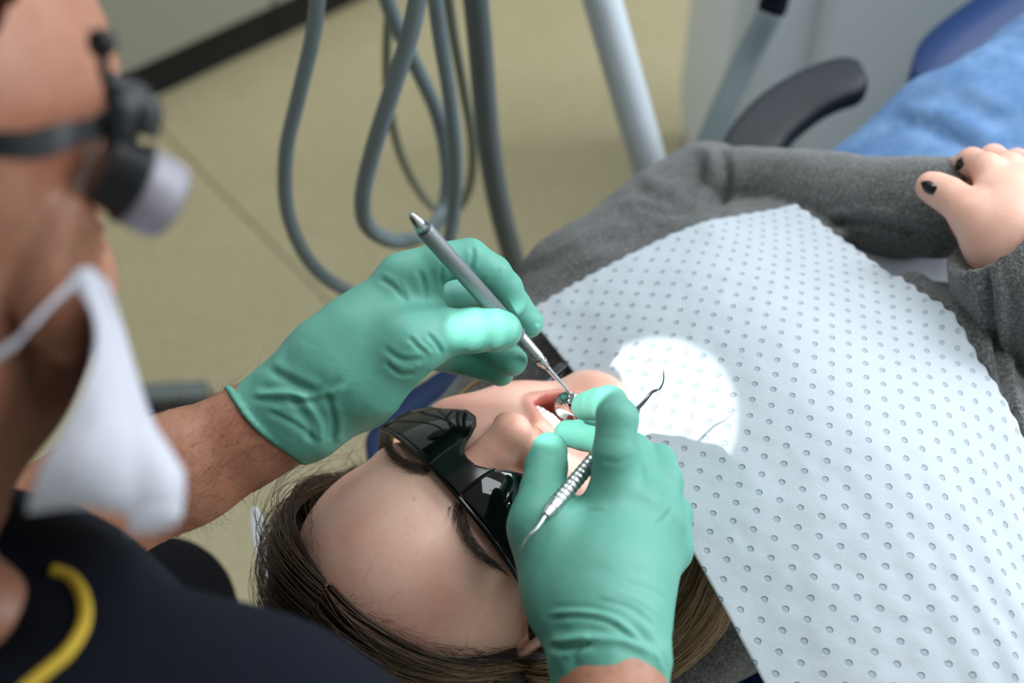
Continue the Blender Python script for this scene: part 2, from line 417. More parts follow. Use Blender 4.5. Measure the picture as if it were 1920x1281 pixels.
M_loupe_grey = simple('grey_loupe_barrel', rgb(150, 146, 156), .5, .2, var=.1)
M_hose = simple('grey_silicone_hose', rgb(128, 142, 146), .5, var=.08)
M_hose_warm = simple('olive_grey_hose', rgb(134, 138, 120), .5, var=.08)
M_hose_dark = simple('darker_grey_hose', rgb(104, 112, 112), .5, var=.08)
M_white_paint = simple('white_enamel', rgb(205, 214, 220), .28, var=.03, bump=0)
M_unit = simple('light_grey_enamel', rgb(222, 232, 244), .4, var=.04, bump=.0002, bscale=40)
M_cab = simple('beige_laminate', rgb(158, 158, 144), .5, var=.05, bump=.0002, bscale=60)
M_plinth = simple('black_plinth', rgb(12, 13, 14), .7)
M_wall = simple('wall_paint', rgb(205, 207, 205), .9, var=.03, bump=.0005)
M_nail = simple('black_nail_polish', rgb(14, 12, 16), .12, bump=0)
M_tooth = simple('tooth_enamel', rgb(248, 246, 240), .2, var=.03, bump=0, Subsurface_Weight=.2, Subsurface_Scale=.002)
M_flesh = simple('mouth_lining', rgb(178, 84, 80), .25, var=.25, scale=200, bump=.0006, bscale=300, Subsurface_Weight=.2, Subsurface_Scale=.004)
def hair_mat(name):
    m = NT(name); t = m.attr('tint'); m.set(Base_Color=t.outputs['Color'], Roughness=.38, Specular_IOR_Level=.45); return m.m
M_hair = hair_mat('hair_strands')
def floor_mat():
    m = NT('olive_vinyl'); c = m.ramp(m.noise(150, 5, .7), [(.3, rgb(156, 146, 112)), (.5, rgb(176, 166, 132)), (.72, rgb(194, 184, 152))])
    c = m.mix(m.math('MULTIPLY', m.noise(9, 4), .35), c, rgb(158, 146, 106)); m.set(Base_Color=c, Roughness=.45); m.bump(m.noise(120, 3), .0003); return m.m
M_floor = floor_mat()
def bib_mat():
    m = NT('embossed_bib_paper'); uv = m.n('UVMap', uv_map='UVMap'); sp = m.n('SeparateXYZ'); m.l(uv.outputs[0], sp.inputs[0])
    def dot(ox, oy):
        a = m.math('SUBTRACT', m.math('FRACT', m.math('ADD', m.math('DIVIDE', sp.outputs[0], .0200), ox)), .5); a = m.math('MULTIPLY', a, .0200)
        b = m.math('SUBTRACT', m.math('FRACT', m.math('ADD', m.math('DIVIDE', sp.outputs[1], .0144), oy)), .5); b = m.math('MULTIPLY', b, .0144)
        return m.math('SQRT', m.math('ADD', m.math('MULTIPLY', a, a), m.math('MULTIPLY', b, b)))
    d = m.math('MINIMUM', dot(0, 0), dot(.5, .5))
    inside = m.n('MapRange'); m.l(d, inside.inputs[0]); inside.interpolation_type = 'SMOOTHSTEP'
    for i, v in ((1, .0015), (2, .0023), (3, 1), (4, 0)): inside.inputs[i].default_value = v
    core = m.n('MapRange'); m.l(d, core.inputs[0]); core.interpolation_type = 'SMOOTHSTEP'
    for i, v in ((1, .0002), (2, .0012), (3, 1), (4, 0)): core.inputs[i].default_value = v
    dk = m.math('MULTIPLY', m.math('SUBTRACT', inside.outputs[0], m.math('MULTIPLY', core.outputs[0], .15)), .62)
    base = m.mix(m.noise(12, 3), rgb(188, 197, 206), rgb(197, 206, 214))
    m.set(Base_Color=m.mix(dk, base, rgb(146, 160, 174)), Roughness=.8, Specular_IOR_Level=.2, Subsurface_Weight=.1, Subsurface_Scale=.003)
    b = m.bump(m.math('MULTIPLY', inside.outputs[0], -1), .0007); b = m.bump(m.noise(40, 3), .0008, prev=b); m.bump(m.noise(700, 2), .0001, prev=b); return m.m
M_bib = bib_mat()
M_cord = simple('tan_cord', rgb(120, 100, 62), .7)
# ------------------------------------------------------------------ the room
PN = np.array([-.0308, .4763, .9033])   # bridge of the patient's nose, the working point of the room
def PB(s_, t_, z): return np.array([PN[0], PN[1], 0]) + s_ * bx_ + t_ * lx_ + z * zx_
def rb(name, s0, s1, t0, t1, z0, z1, mat, parent=None, r=.004, n=2, child=False):
    c = PB((s0 + s1) / 2, (t0 + t1) / 2, (z0 + z1) / 2); V, F_ = rbox(c, ROOM, [abs(s1 - s0) / 2, abs(t1 - t0) / 2, abs(z1 - z0) / 2], r, n)
    return mesh_obj(name, V, F_, mat, parent, smooth=r > .003) if parent is None else mesh_child(name, V, F_, mat, parent, smooth=r > .003)
# floor sheets with welded seams along the room's cross axis
fl = tag(rb('floor', -2.4, 3.4, -2.0, 1.62, -.06, -.004, M_plinth, r=.001, n=1), kind='structure')
seam = (PZ(420, 365, 0) - PN) @ bx_
edges_ = [-2.4, seam - 1.5, seam, seam + 1.5, 3.4]
for a, b in zip(edges_[:-1], edges_[1:]): rb('vinyl_sheet', a + .0012, b - .0012, -2.0, 1.62, -.004, 0, M_floor, fl, r=.001, n=1)
tag(rb('wall_left', -2.4, 3.4, 1.62, 1.72, 0, 2.7, M_wall, r=.001, n=1), kind='structure')
tag(rb('wall_right', -2.4, 3.4, -2.1, -2.0, 0, 2.7, M_wall, r=.001, n=1), kind='structure')
tag(rb('wall_back', -2.5, -2.4, -2.1, 1.72, 0, 2.7, M_wall, r=.001, n=1), kind='structure')
tag(rb('ceiling', -2.5, 3.5, -2.1, 1.72, 2.7, 2.76, M_wall, r=.001, n=1), kind='structure')
# cabinet run
ct = (PZ(440, 112, 0) - PN) @ lx_       # plinth face
cg = (PZ(522, 10, .1) - PN) @ bx_       # gap between two units
def cabinet(s0, s1, label):
    e = empty('base_cabinet', PB((s0 + s1) / 2, ct + .25, 0), label, 'cabinet')
    rb('plinth', s0, s1, ct, 1.6, 0, .085, M_plinth, e, r=.001, n=1)
    rb('carcass', s0, s1, ct + .0, 1.6, .086, .78, M_cab, e, r=.002, n=1)
    rb('door', s0 + .002, s1 - .002, ct - .022, ct - .001, .09, .775, M_cab, e, r=.002, n=2)
    V, F_ = tube(cr_spline([PB(s1 - .08, ct - .023, .6), PB(s1 - .08, ct - .05, .61), PB(s1 - .08, ct - .05, .7), PB(s1 - .08, ct - .023, .71)], 6), .005, 8); mesh_child('handle', V, F_, M_steel, e)
cabinet(cg - .95, cg - .001, 'beige laminate cabinet on black plinth, left of the door gap')
cabinet(cg + .001, cg + .9, 'beige laminate cabinet on black plinth, right of the door gap')
wt = rb('worktop', cg - .95, cg + .9, ct - .03, 1.6, .782, .82, M_white_paint, r=.004); tag(wt, 'pale worktop lying across the beige cabinets', 'worktop')
# ------------------------------------------------------------------ dental chair
ch = empty('dental_chair', PB(.55, 0, 0), 'navy blue upholstered dental chair under the reclining patient', 'dental chair')
def cushion(name, rows, z0, z1, mat):   # rows: (s, half width); rounded pad
    f = Field(PB(-.3, 0, z0 - .03) - [.5, .5, 0], PB(-.3, 0, z0) + [1.5, 1.3, .3], .008)
    return f
def pad(name, outline, z, th, mat, edge=.02, wing=0.0, tilt=0.0):   # outline rows (s, halfwidth)
    o = cr_spline(outline, 6); V = []; nr = len(o); prof = []
    nn = 17
    xs = np.linspace(-1, 1, nn)
    G = np.zeros((nr, nn, 3))
    for i, (s_, hw) in enumerate(o):
        for j, x in enumerate(xs): G[i, j] = PB(s_, x * hw, z + wing * abs(x) ** 3 + tilt * (s_ - o[0][0]))
    top = G.copy(); bot = G.copy(); 
    e = np.minimum(np.minimum(np.arange(nr), np.arange(nr)[::-1])[:, None] / 3, np.minimum(np.arange(nn), np.arange(nn)[::-1])[None, :] / 3.0).clip(0, 1)
    prof = np.sqrt(1 - (1 - e) ** 2) * edge
    top[..., 2] += prof - edge; bot[..., 2] -= th - edge + prof * .7
    V = np.concatenate([top.reshape(-1, 3), bot.reshape(-1, 3)]); Fq = []; oo = nr * nn
    for i in range(nr - 1):
        for j in range(nn - 1):
            a = i * nn + j; Fq.append((a, a + 1, a + nn + 1, a + nn)[::-1]); Fq.append((oo + a, oo + a + 1, oo + a + nn + 1, oo + a + nn))
    for i in range(nr - 1):
        for j in (0, nn - 1):
            a = i * nn + j; b = a + nn; Fq.append((a, b, oo + b, oo + a) if j else (a, oo + a, oo + b, b))
    for j in range(nn - 1):
        for i in (0, nr - 1):
            a = i * nn + j; b = a + 1; Fq.append((a, b, oo + b, oo + a) if i == 0 else (a, oo + a, oo + b, b))
    return mesh_child(name, V, Fq, mat, ch)
pad('headrest', [(-.135, .07), (-.11, .10), (-.03, .11), (.03, .10), (.05, .07)], .700, .06, M_navy_leather, .02, .02)
pad('backrest', [(.030, .15), (.045, .185), (.09, .20), (.15, .205), (.23, .235), (.32, .24), (.42, .22), (.52, .185), (.60, .16), (.66, .15), (.68, .13)], .692, .09, M_navy_leather, .025, .045)
pad('seat', [(.69, .18), (.71, .212), (.8, .232), (1.1, .24), (1.45, .22), (1.8, .18), (1.85, .15)], .695, .10, M_navy_leather, .025, .06, .0)
rb('back_shell', .12, .62, -.13, .13, .55, .63, M_white_paint, ch, r=.03, n=4)
rb('seat_frame', .70, 1.3, -.15, .15, .50, .63, M_white_paint, ch, r=.03, n=4)
rb('lift_column', .75, 1.05, -.12, .12, .06, .52, M_white_paint, ch, r=.04, n=4)
rb('base_plate', .45, 1.35, -.28, .28, .0, .07, M_white_paint, ch, r=.03, n=4)
# armrest: broad black curved pad
ar = [(1395, 310, .71), (1430, 250, .72), (1485, 200, .73), (1550, 165, .74), (1612, 148, .745)]
G = []
for px_, py_, z_ in cr_spline(ar, 6): G.append(PZ(px_, py_, z_))
G = np.array(G); T_ = np.gradient(G, axis=0); T_ /= np.linalg.norm(T_, axis=1)[:, None]; Nn = np.cross(zx_, T_); Nn /= np.linalg.norm(Nn, axis=1)[:, None]
hw = np.interp(np.linspace(0, 1, len(G)), [0, .5, .9, 1], [.027, .028, .027, .018])
rows = []
an = np.linspace(0, 2 * math.pi, 20, endpoint=False)
Vr = []; 
for i in range(len(G)):
    for a_ in an:
        cx, sx = math.cos(a_), math.sin(a_); cx = np.sign(cx) * abs(cx) ** .6; sx = np.sign(sx) * abs(sx) ** .6
        Vr.append(G[i] + Nn[i] * hw[i] * cx + zx_ * .014 * sx)
Fr = [(i * 20 + j, i * 20 + (j + 1) % 20, (i + 1) * 20 + (j + 1) % 20, (i + 1) * 20 + j) for i in range(len(G) - 1) for j in range(20)] + [tuple(range(20))[::-1], tuple((len(G) - 1) * 20 + j for j in range(20))]
tag(mesh_child('armrest', Vr, Fr, M_black_pl, ch), 'curved black armrest')
V, F_ = tube(cr_spline([G[6], G[6] - zx_ * .1, PB(.60, .2, .58)], 6), .016, 12); mesh_child('armrest_bracket', V, F_, M_white_paint, ch)
# paper cover folded over the headrest
ppts = [[D(472, 952, 1.0), D(477, 950, 1.0), D(483, 956, 1.0)], [D(470, 985, .995), D(488, 983, .995), D(508, 1000, .99)], [D(478, 1040, .985), D(500, 1040, .985), D(530, 1050, .98)], [D(500, 1090, .98), D(530, 1095, .98), D(560, 1100, .97)]]
V, F_ = grid_solid(sheet(ppts, 16, 12), .0015); tag(mesh_obj('paper_cover', V, F_, M_paper), 'white paper corner of the headrest cover sticking out beside the dark hair', 'paper cover')
# ------------------------------------------------------------------ delivery unit, pole, hoses
un = empty('dental_unit', D(1700, 100, 1.9) * [1, 1, 0], 'pale grey dental unit cabinet standing behind the black armrest', 'dental unit')
u0 = PY(1392, 0, 1.36)
V, F_ = rbox(np.array([u0[0] + .21, u0[1] + .22, .50]), I3, [.21, .22, .42], .05, 5); mesh_child('body', V, F_, M_unit, un)
V, F_ = rbox(np.array([u0[0] + .21, u0[1] + .24, .04]), I3, [.19, .2, .04], .01, 2); mesh_child('foot', V, F_, M_plinth, un)
V, F_ = rbox(np.array([u0[0] + .22, u0[1] - .005, .50]), I3, [.13, .02, .36], .018, 4); mesh_child('side_door', V, F_, M_unit, un)
po = empty('support_pole', PY(1240, 400, 1.0), 'thick white enamelled pole leaning beside the grey jacket shoulder', 'pole')
pa, pb_ = D(1112, -60, 1.28), D(1262, 470, 1.42)
pt_ = pa + (pa - pb_) * ((1.03 - pa[2]) / (pa - pb_)[2])
V, F_ = tube([pt_, pa, pa * .5 + pb_ * .5, pb_], .0178, 28); mesh_child('shaft', V, F_, M_white_paint, po)
V, F_ = tube([pt_ - (pa - pb_) * .1, pt_ + (pa - pb_) * .05], .024, 28); mesh_child('collar', V, F_, M_unit, po)
V, F_ = tube([pt_, pt_ + [-.02, -.02, .005], [-.05, 1.098, 1.045]], .013, 20); mesh_child('tray_arm', V, F_, M_white_paint, po)
V, F_ = tube([pb_, pb_ * [1, 1, .5] , pb_ * [1, 1, 0] + [0, 0, .02]], .016, 20); mesh_child('lower_shaft', V, F_, M_white_paint, po)
V, F_ = lathe(pb_ * [1, 1, 0], pb_ * [1, 1, 0] + [0, 0, .03], [(0, .09), (.6, .09), (1, .03)], 30); mesh_child('floor_flange', V, F_, M_white_paint, po)
hoses = [
 ('pale blue grey hose hanging in the widest loop, nearest the black loupes', M_hose, .0062, [(598, -40, .86), (588, 60, .86), (560, 180, .86), (536, 290, .86), (540, 400, .86), (580, 490, .86), (640, 540, .86), (720, 566, .87), (790, 548, .88), (838, 460, .89), (852, 380, .90), (854, 290, .90), (843, 180, .90), (824, 60, .90), (812, -40, .90)]),
 ('thick grey hose curling into the round middle loop below the tray', M_hose, .0070, [(790, -40, .84), (770, 60, .84), (735, 170, .84), (700, 280, .84), (680, 370, .84), (690, 425, .85), (740, 452, .87), (795, 440, .92), (830, 395, .96), (840, 320, .98), (822, 220, 1.0), (778, 120, 1.0), (740, 40, 1.0), (712, -40, 1.0)]),
 ('thin grey hose making the narrow inner loop behind the others', M_hose_warm, .0046, [(735, -40, 1.05), (726, 80, 1.05), (728, 180, 1.05), (745, 270, 1.05), (775, 340, 1.05), (815, 390, 1.05), (852, 398, 1.04), (880, 350, 1.02), (886, 270, 1.0), (868, 160, .98), (850, 60, .98), (836, -40, .98)]),
 ('thickest dark grey suction hose, hanging nearest the jacket shoulder', M_hose_dark, .0105, [(888, -40, .96), (900, 80, .96), (908, 180, .96), (918, 280, .96), (935, 380, .96), (958, 470, .96), (985, 560, .96)]),
]
for lab, mt, r_, pl in hoses:
    P_ = cr_spline([PY(x, y, y_) for x, y, y_ in pl], 14)
    if r_ > .01:                        # corrugated suction hose
        tt = np.arange(len(P_) * 3) / 3.0; P_ = np.stack([np.interp(tt, np.arange(len(P_)), P_[:, k]) for k in range(3)], 1); rr = r_ * (1 + .04 * np.sin(np.arange(len(P_)) * 1.6))
    else: rr = np.full(len(P_), r_)
    top = P_[0]; P_ = np.concatenate([[top + [0, .012, .14], top + [0, .006, .07]], P_]); rr = np.concatenate([[r_, r_], rr])
    if r_ < .01: P_ = np.concatenate([P_, [P_[-1] + [0, -.006, .07], P_[-1] + [0, -.012, .13]]]); rr = np.concatenate([rr, [r_, r_]])
    V, F_ = tube(P_, rr, 18); tag(mesh_obj('hose', V, F_, mt), lab, 'hose', 'instrument hoses')
# tray that the hoses hang from, above the frame
tr = empty('instrument_tray', (-.08, .95, 1.0), 'pale grey instrument tray holding the hose ends', 'instrument tray')
V, F_ = rbox(np.array([-.06, .97, 1.06]), I3, [.2, .12, .025], .02, 4); mesh_child('tray_body', V, F_, M_unit, tr)
V, F_ = rbox(np.array([-.06, .86, 1.075]), I3, [.18, .02, .02], .01, 3); mesh_child('holder_rail', V, F_, M_black_pl, tr)
# ribbed hose with a dark coupling beside the unit
P_ = cr_spline([D(1446, 20, 1.42), D(1400, 110, 1.45), D(1350, 220, 1.47), D(1315, 310, 1.49), D(1290, 420, 1.52)], 10)
hc = empty('hose', P_[-1], 'thick grey green hose with a dark coupling in front of the pale unit', 'hose'); 
V, F_ = tube(P_, .0135, 20); mesh_child('tube', V, F_, M_hose, hc)
V, F_ = tube(cr_spline([D(1462, -50, 1.40), D(1452, 0, 1.415), D(1445, 24, 1.42)], 5), [.015] * 5 + [.0145] * 4 + [.014, .013], 20); mesh_child('coupling', V, F_, M_navy_cloth, hc)
# foot control on the floor
fc = empty('foot_control', PZ(310, 745, 0), 'flat grey foot control bar on the floor behind the forearm', 'foot control')
f0, f1 = PZ(268, 742, .03), PZ(350, 738, .03); fd = (f1 - f0) / np.linalg.norm(f1 - f0); fx = np.cross(zx_, fd)
V, F_ = rbox((f0 + f1) / 2, [fd, fx, zx_], [np.linalg.norm(f1 - f0) / 2 + .03, .016, .012], .008, 3); mesh_child('pedal', V, F_, M_hose_dark, fc)
V, F_ = rbox((f0 + f1) / 2 - zx_ * .02 - fx * .01, [fd, fx, zx_], [.06, .028, .010], .006, 3); mesh_child('pedal_base', V, F_, M_plinth, fc)
#__PEOPLE__
# ------------------------------------------------------------------ heads
def head_field(f, O, L, U, Z, female=True, mouth_open=True, k=.012):
    A = np.array([L, U, Z])
    def p(x, y, z): return O + x * L + y * U + z * Z
    f.ell(p(0, .018, -.095), A, [.075, .093, .094], k); f.ell(p(0, .040, -.058), A, [.063, .060, .060], .02)
    f.ell(p(0, -.045, -.052), A, [.056, .070, .052], .03)
    jz = -.012 if mouth_open else 0
    for s_ in (-1, 1):
        f.cone(p(s_ * .052, -.066, -.092), p(s_ * .022, -.108 + jz, -.030), .014, .014, .03)
        f.ell(p(s_ * .043, -.034, -.026), A, [.023, .020, .020], .022)         # cheekbone
        f.ell(p(s_ * .036, -.070, -.036), A, [.022, .028, .022], .025)         # cheek
        f.cone(p(s_ * .010, .013, -.009), p(s_ * .044, .014, -.020), .009, .009, .016)   # brow ridge
    f.ell(p(0, -.110 + jz, -.020), A, [.020, .015, .016], .022)                # chin
    f.ell(p(0, -.060, -.016), A, [.030, .020, .020], .018)                     # muzzle
    for s_ in (-1, 1):
        f.ell(p(s_ * .032, -.006, .004), A, [.017, .011, .013], .016, 'sub')
        f.ell(p(s_ * .032, -.006, -.014), A, [.0145, .0125, .0125], .003)
        # ear
        e0 = p(s_ * .073, -.018, -.085); E_ = np.array([L * .94 * s_ - Z * .34, U, L * .34 * s_ + Z * .94])
        f.ell(e0 + L * s_ * .006, E_, [.006, .030, .018], .005); f.ell(e0 + L * s_ * .013 + Z * .003, E_, [.006, .021, .010], .004, 'sub')
        f.cone(e0 + L * s_ * .002 - U * .018 + Z * .004, e0 + L * s_ * .008 - U * .030 + Z * .006, .006, .0055, .006)
    f.chain([(p(0, .004, -.006), .0085), (p(0, -.016, .004), .0078), (p(0, -.030, .013), .0080), (p(0, -.038, .0195), .0098)], .014)
    f.ell(p(0, -.0385, .0205), A, [.0105, .0095, .0095], .006)
    for s_ in (-1, 1):
        f.ell(p(s_ * .0125, -.0435, .0085), A, [.0068, .0070, .0090], .008)
        f.ell(p(s_ * .0062, -.0505, .0125), A, [.0034, .0050, .0050], .002, 'sub')
    return p
HR = np.array([[-0.62808489, -0.7730651, 0.0887678], [0.63583304, -0.44410448, 0.6312587], [-0.4485819, 0.45292555, 0.77047565]])
MW = np.c_[CR, CU, -CF]
HW = MW @ HR; hL, hU, hZ = HW[:, 0], HW[:, 1], HW[:, 2]
hO = CAM + MW @ np.array([-0.0308018, -0.08297795, -0.83989201])
f = Field(hO - [.20, .20, .24], hO + [.24, .26, .06], .00135)
hp = head_field(f, hO, hL, hU, hZ)
# open mouth: cavity, lips around it
mo = [(-.027, -.078, -.010), (-.018, -.068, -.001), (-.006, -.0635, .003), (0, -.0645, .003), (.006, -.0635, .003), (.018, -.068, -.001), (.027, -.078, -.010), (.019, -.094, -.008), (.008, -.101, -.004), (-.008, -.101, -.004), (-.019, -.094, -.008)]
f.ell(hp(0, -.082, -.008), HW.T, [.0245, .0165, .016], .004, 'sub'); f.ell(hp(0, -.082, -.024), HW.T, [.023, .019, .020], .006, 'sub')
lp = cr_spline([np.array(m) for m in mo], 3, closed=True)
for a, b in zip(lp, np.roll(lp, -1, 0)):
    f.cone(hp(*a), hp(*b), .0027 if a[1] > -.08 else .0036, .0027 if b[1] > -.08 else .0036, .004)
f.cone(hp(0, -.052, .004), hp(0, -.061, .006), .002, .003, .006)
# neck
f.chain([(hp(0, -.03, -.12), .052), (hp(0, -.10, -.115), .050), (hp(0, -.19, -.10), .052)], .02)
f.half(hp(0, -.185, -.1), -hU)
HV, HQ = f.mesh(2)
def hloc(V): Q = V - hO; return Q @ hL, Q @ hU, Q @ hZ
# ------------------------------------------------------------------ patient's arms, hands, body under the clothes
def hand(f, W, k=.006):                 # W: dict of chains (points with radii), blended as one
    for ch_ in W: f.chain(ch_, k)
b = Field(PB(-.02, 0, .66) - [.25, .25, 0], PB(1.0, 0, .66) + [.15, .15, .38], .005)
SHL, ELL, WRL = PB(.228, .142, .79), PZ(1318, 366, .795), PZ(1768, 392, .905)
SHR = PB(.235, -.16, .80); ELR = PB(.42, -.27, .80); WRR = PZ(1905, 498, .935)
b.chain([(hp(0, -.12, -.112), .046), (hp(0, -.20, -.115), .048), (PB(.25, 0, .80), .07)], .03)
b.chain([(PB(.27, 0, .785), .130), (PB(.42, 0, .78), .110), (PB(.56, 0, .77), .110)], .04, flat=zx_, fs=1.7)
b.chain([(SHL, .042), (ELL, .028), (WRL, .023)], .02); b.chain([(SHR, .042), (ELR, .030), (WRR, .024)], .02)
KNL = PB(1.02, .03, .82); KNR = PB(1.02, -.13, .82); HIL = PB(.60, .045, .79); HIR = PB(.60, -.10, .79)
b.chain([(HIL, .075), (KNL, .055)], .03); b.chain([(HIR, .075), (KNR, .055)], .03)
BV, BQ = b.mesh(1)
hf = Field(PZ(1700, 560, .88) - [.02, .06, .04], PZ(2010, 300, .95) + [.05, .08, .08], .0016)
def H(px, py, z): return PZ(px, py, z)
# right hand on top: back, fingers bent over the left hand, thumb lying along it
hf.chain([(WRR, .0235), (H(1885, 440, .945), .024)], .01)
hf.chain([(H(1885, 440, .945), .022), (H(1868, 375, .952), .0155)], .015); hf.chain([(H(1890, 440, .945), .022), (H(1905, 355, .952), .0155)], .015); hf.chain([(H(1895, 450, .94), .022), (H(1940, 350, .945), .0145)], .015); hf.chain([(H(1905, 455, .93), .02), (H(1975, 360, .935), .013)], .015)
hf.chain([(H(1868, 372, .952), .0125), (H(1852, 318, .955), .0102), (H(1822, 304, .945), .0090), (H(1798, 312, .934), .0078)], .005)
hf.chain([(H(1905, 352, .952), .0120), (H(1893, 315, .950), .0100), (H(1862, 296, .938), .0088), (H(1842, 302, .925), .0078)], .004)
hf.chain([(H(1940, 348, .945), .0115), (H(1930, 318, .943), .0098), (H(1905, 300, .928), .0085)], .004)
hf.chain([(H(1975, 358, .935), .0105), (H(1968, 325, .932), .0088), (H(1945, 312, .918), .0076)], .004)
hf.chain([(H(1872, 460, .945), .0165), (H(1822, 402, .952), .0130), (H(1778, 366, .950), .0104), (H(1750, 352, .948), .0088), (H(1743, 349, .948), .0078)], .008)
# left hand underneath
hf.chain([(WRL, .0235), (H(1815, 382, .905), .024)], .012)
for dy, ln in ((-38, 0), (-12, 6), (14, 4), (36, -8)):
    hf.chain([(H(1815, 382 + dy * .5, .905), .018), (H(1862 + ln, 372 + dy, .912), .012), (H(1905 + ln, 366 + dy, .908), .0105), (H(1940 + ln, 366 + dy, .895), .009), (H(1962 + ln, 370 + dy, .885), .0082)], .006)
hf.chain([(H(1800, 352, .91), .015), (H(1825, 330, .925), .0115), (H(1850, 318, .92), .0095)], .006)
PHV, PHQ = hf.mesh(2)
# join into one body mesh
aV = np.concatenate([HV, BV, PHV]); aQ = np.concatenate([HQ, BQ + len(HV), PHQ + len(HV) + len(BV)])
patient = mesh_obj('person', aV, aQ, mats=[M_skinP])
tag(patient, 'reclining person in grey jacket and blue jeans, mouth open, hands clasped on the belly', 'person')
x, y, z = hloc(aV); tint = np.ones((len(aV), 3))
lw, _ = polydist(x, y, np.array(list(lp[:, :2]) + [lp[0, :2]])); wl = np.exp(-(lw / .0050) ** 4) * (z > -.03) * (np.abs(y + .08) < .05)
inside_m = ((x / .024) ** 2 + ((y + .082) / .017) ** 2 < 1) & (z < .003) & (z > -.06)
tint = tint * (1 - wl[:, None]) + np.array([.84, .62, .64]) * wl[:, None]
tint[inside_m] = [.70, .30, .28]
ck = np.exp(-(((np.abs(x) - .040) / .022) ** 2 + ((y + .040) / .022) ** 2)) * (z > -.05); tint *= 1 - ck[:, None] * np.array([0, .10, .09])
ns = np.exp(-((x / .018) ** 2 + ((y + .042) / .014) ** 2)) * (z > 0); tint *= 1 - ns[:, None] * np.array([.02, .12, .12])
n_ = np.exp(-(((x - .004) ** 2 + (y - .031) ** 2) / .0012 ** 2)); tint *= 1 - .3 * n_[:, None]
attr(patient, 'tint', tint)
htree = bvh(HV, HQ)
# teeth and tongue
def arch(y0, z0, w, dpt, n_t, hgt, sgn, name):
    for i in range(n_t):
        t = (i - (n_t - 1) / 2) / (n_t / 2); a_ = t * 1.25
        c = hp(w * math.sin(a_), y0 + .003 * (1 - math.cos(a_)) * -sgn, z0 - dpt * (1 - math.cos(a_)))
        tx = hL * math.cos(a_) - hZ * math.sin(a_); tn = hL * math.sin(a_) + hZ * math.cos(a_)
        wd = (.0039 if abs(i - (n_t - 1) / 2) < 1 else .0032); hh = hgt * (1 if abs(i - (n_t - 1) / 2) < 1 else .86)
        V, F_ = rbox(c, [tx, hU, tn], [wd, hh, .0022], .002, 3); V = V - np.outer(np.clip(((V - c) @ hU) * sgn, -1, 1) * .12, tn)
        mesh_child(name, V, F_, M_tooth, patient)
arch(-.0715, .0010, .0225, .020, 10, .0050, 1, 'tooth')
arch(-.0965, -.0100, .019, .017, 8, .0040, -1, 'tooth')
tf = Field(hp(0, -.085, -.03) - .03, hp(0, -.085, -.03) + .03, .0012); tf.ell(hp(0, -.090, -.030), HW.T, [.017, .010, .016], .003); V, Q = tf.mesh(1); mesh_child('tongue', V, Q, M_flesh, patient)
# eyebrows and hair: thin strands
def strands(name, paths, rad, tints, mat, parent, taper=.35):
    Vs, Fs, Cs = [], [], []; o = 0
    for P_, c in zip(paths, tints):
        n = len(P_); T = np.gradient(P_, axis=0); T /= np.linalg.norm(T, axis=1)[:, None] + 1e-12; a = np.cross(T, [0.3, 0.2, .93]); a /= np.linalg.norm(a, axis=1)[:, None] + 1e-9; bb = np.cross(T, a)
        r = rad * np.linspace(1, taper, n)[:, None]
        V = np.stack([P_ + a * r, P_ - a * r * .5 + bb * r * .87, P_ - a * r * .5 - bb * r * .87], 1).reshape(-1, 3); Vs.append(V)
        i = np.arange(n - 1)[:, None] * 3; j = np.arange(3)[None]; Fs.append((np.stack([i + j, i + (j + 1) % 3, i + 3 + (j + 1) % 3, i + 3 + j], 2).reshape(-1, 4) + o)); o += len(V)
        Cs.append(np.repeat(c if np.ndim(c) == 2 else np.repeat(np.array(c)[None], n, 0), 3, 0))
    V = np.concatenate(Vs); ob = mesh_obj(name, V, np.concatenate(Fs), mat, parent, origin=V.mean(0)); attr(ob, 'tint', np.concatenate(Cs)); return ob
def onskin(x, y, tree=htree, lift=.0):
    o_ = hp(x, y, .08); loc, n, i, t = tree.ray_cast(Vector(o_), Vector(-hZ))
    return (np.array(loc), np.array(n)) if loc is not None else (hp(x, y, -.03), hZ)
for s_ in (-1, 1):
    ps, ts = [], []
    for i in range(420):
        t = rng.random(); cx = .012 + .040 * t; cy = .0125 + .010 * math.sin(t * 2.4) - .006 * t + rng.normal(0, .0019 * (1.2 - .7 * t)); x_ = s_ * cx
        p0, nn = onskin(x_, cy); dr = s_ * hL * (.75 + .5 * t) + hU * (.75 - 1.1 * t) + rng.normal(0, .12, 3); ln = .0065 + .003 * rng.random()
        ps.append(np.array([p0 + dr * ln * u + nn * (.0004 + .0012 * math.sin(u * 2.6)) for u in (0, .33, .66, 1)])); ts.append(np.array([.07, .045, .035]) * (.7 + .8 * rng.random()))
    strands('eyebrow', ps, .00016, ts, M_hair, patient, .3)
# ------------------------------------------------------------------ clothes
j = Field(PB(.0, 0, .66) - [.22, .28, 0], PB(.62, 0, .66) + [.22, .25, .36], .0032)
def arm(f, A, B_, C_, r0, r1, r2, r3):
    f.cone(A, B_, r0, r1, .03); f.cone(B_, C_, r2, r3, .003)
j.chain([(PB(.22, 0, .775), .140), (PB(.30, -.01, .785), .138), (PB(.42, -.02, .785), .112), (PB(.50, -.04, .78), .102)], .05, flat=zx_, fs=1.5)
for s_ in (-1, 1):
    j.chain([(PB(.085, s_ * .120, .755), .030), (PB(.15, s_ * .105, .775), .050), (PB(.22, s_ * .125, .785), .050)], .03)
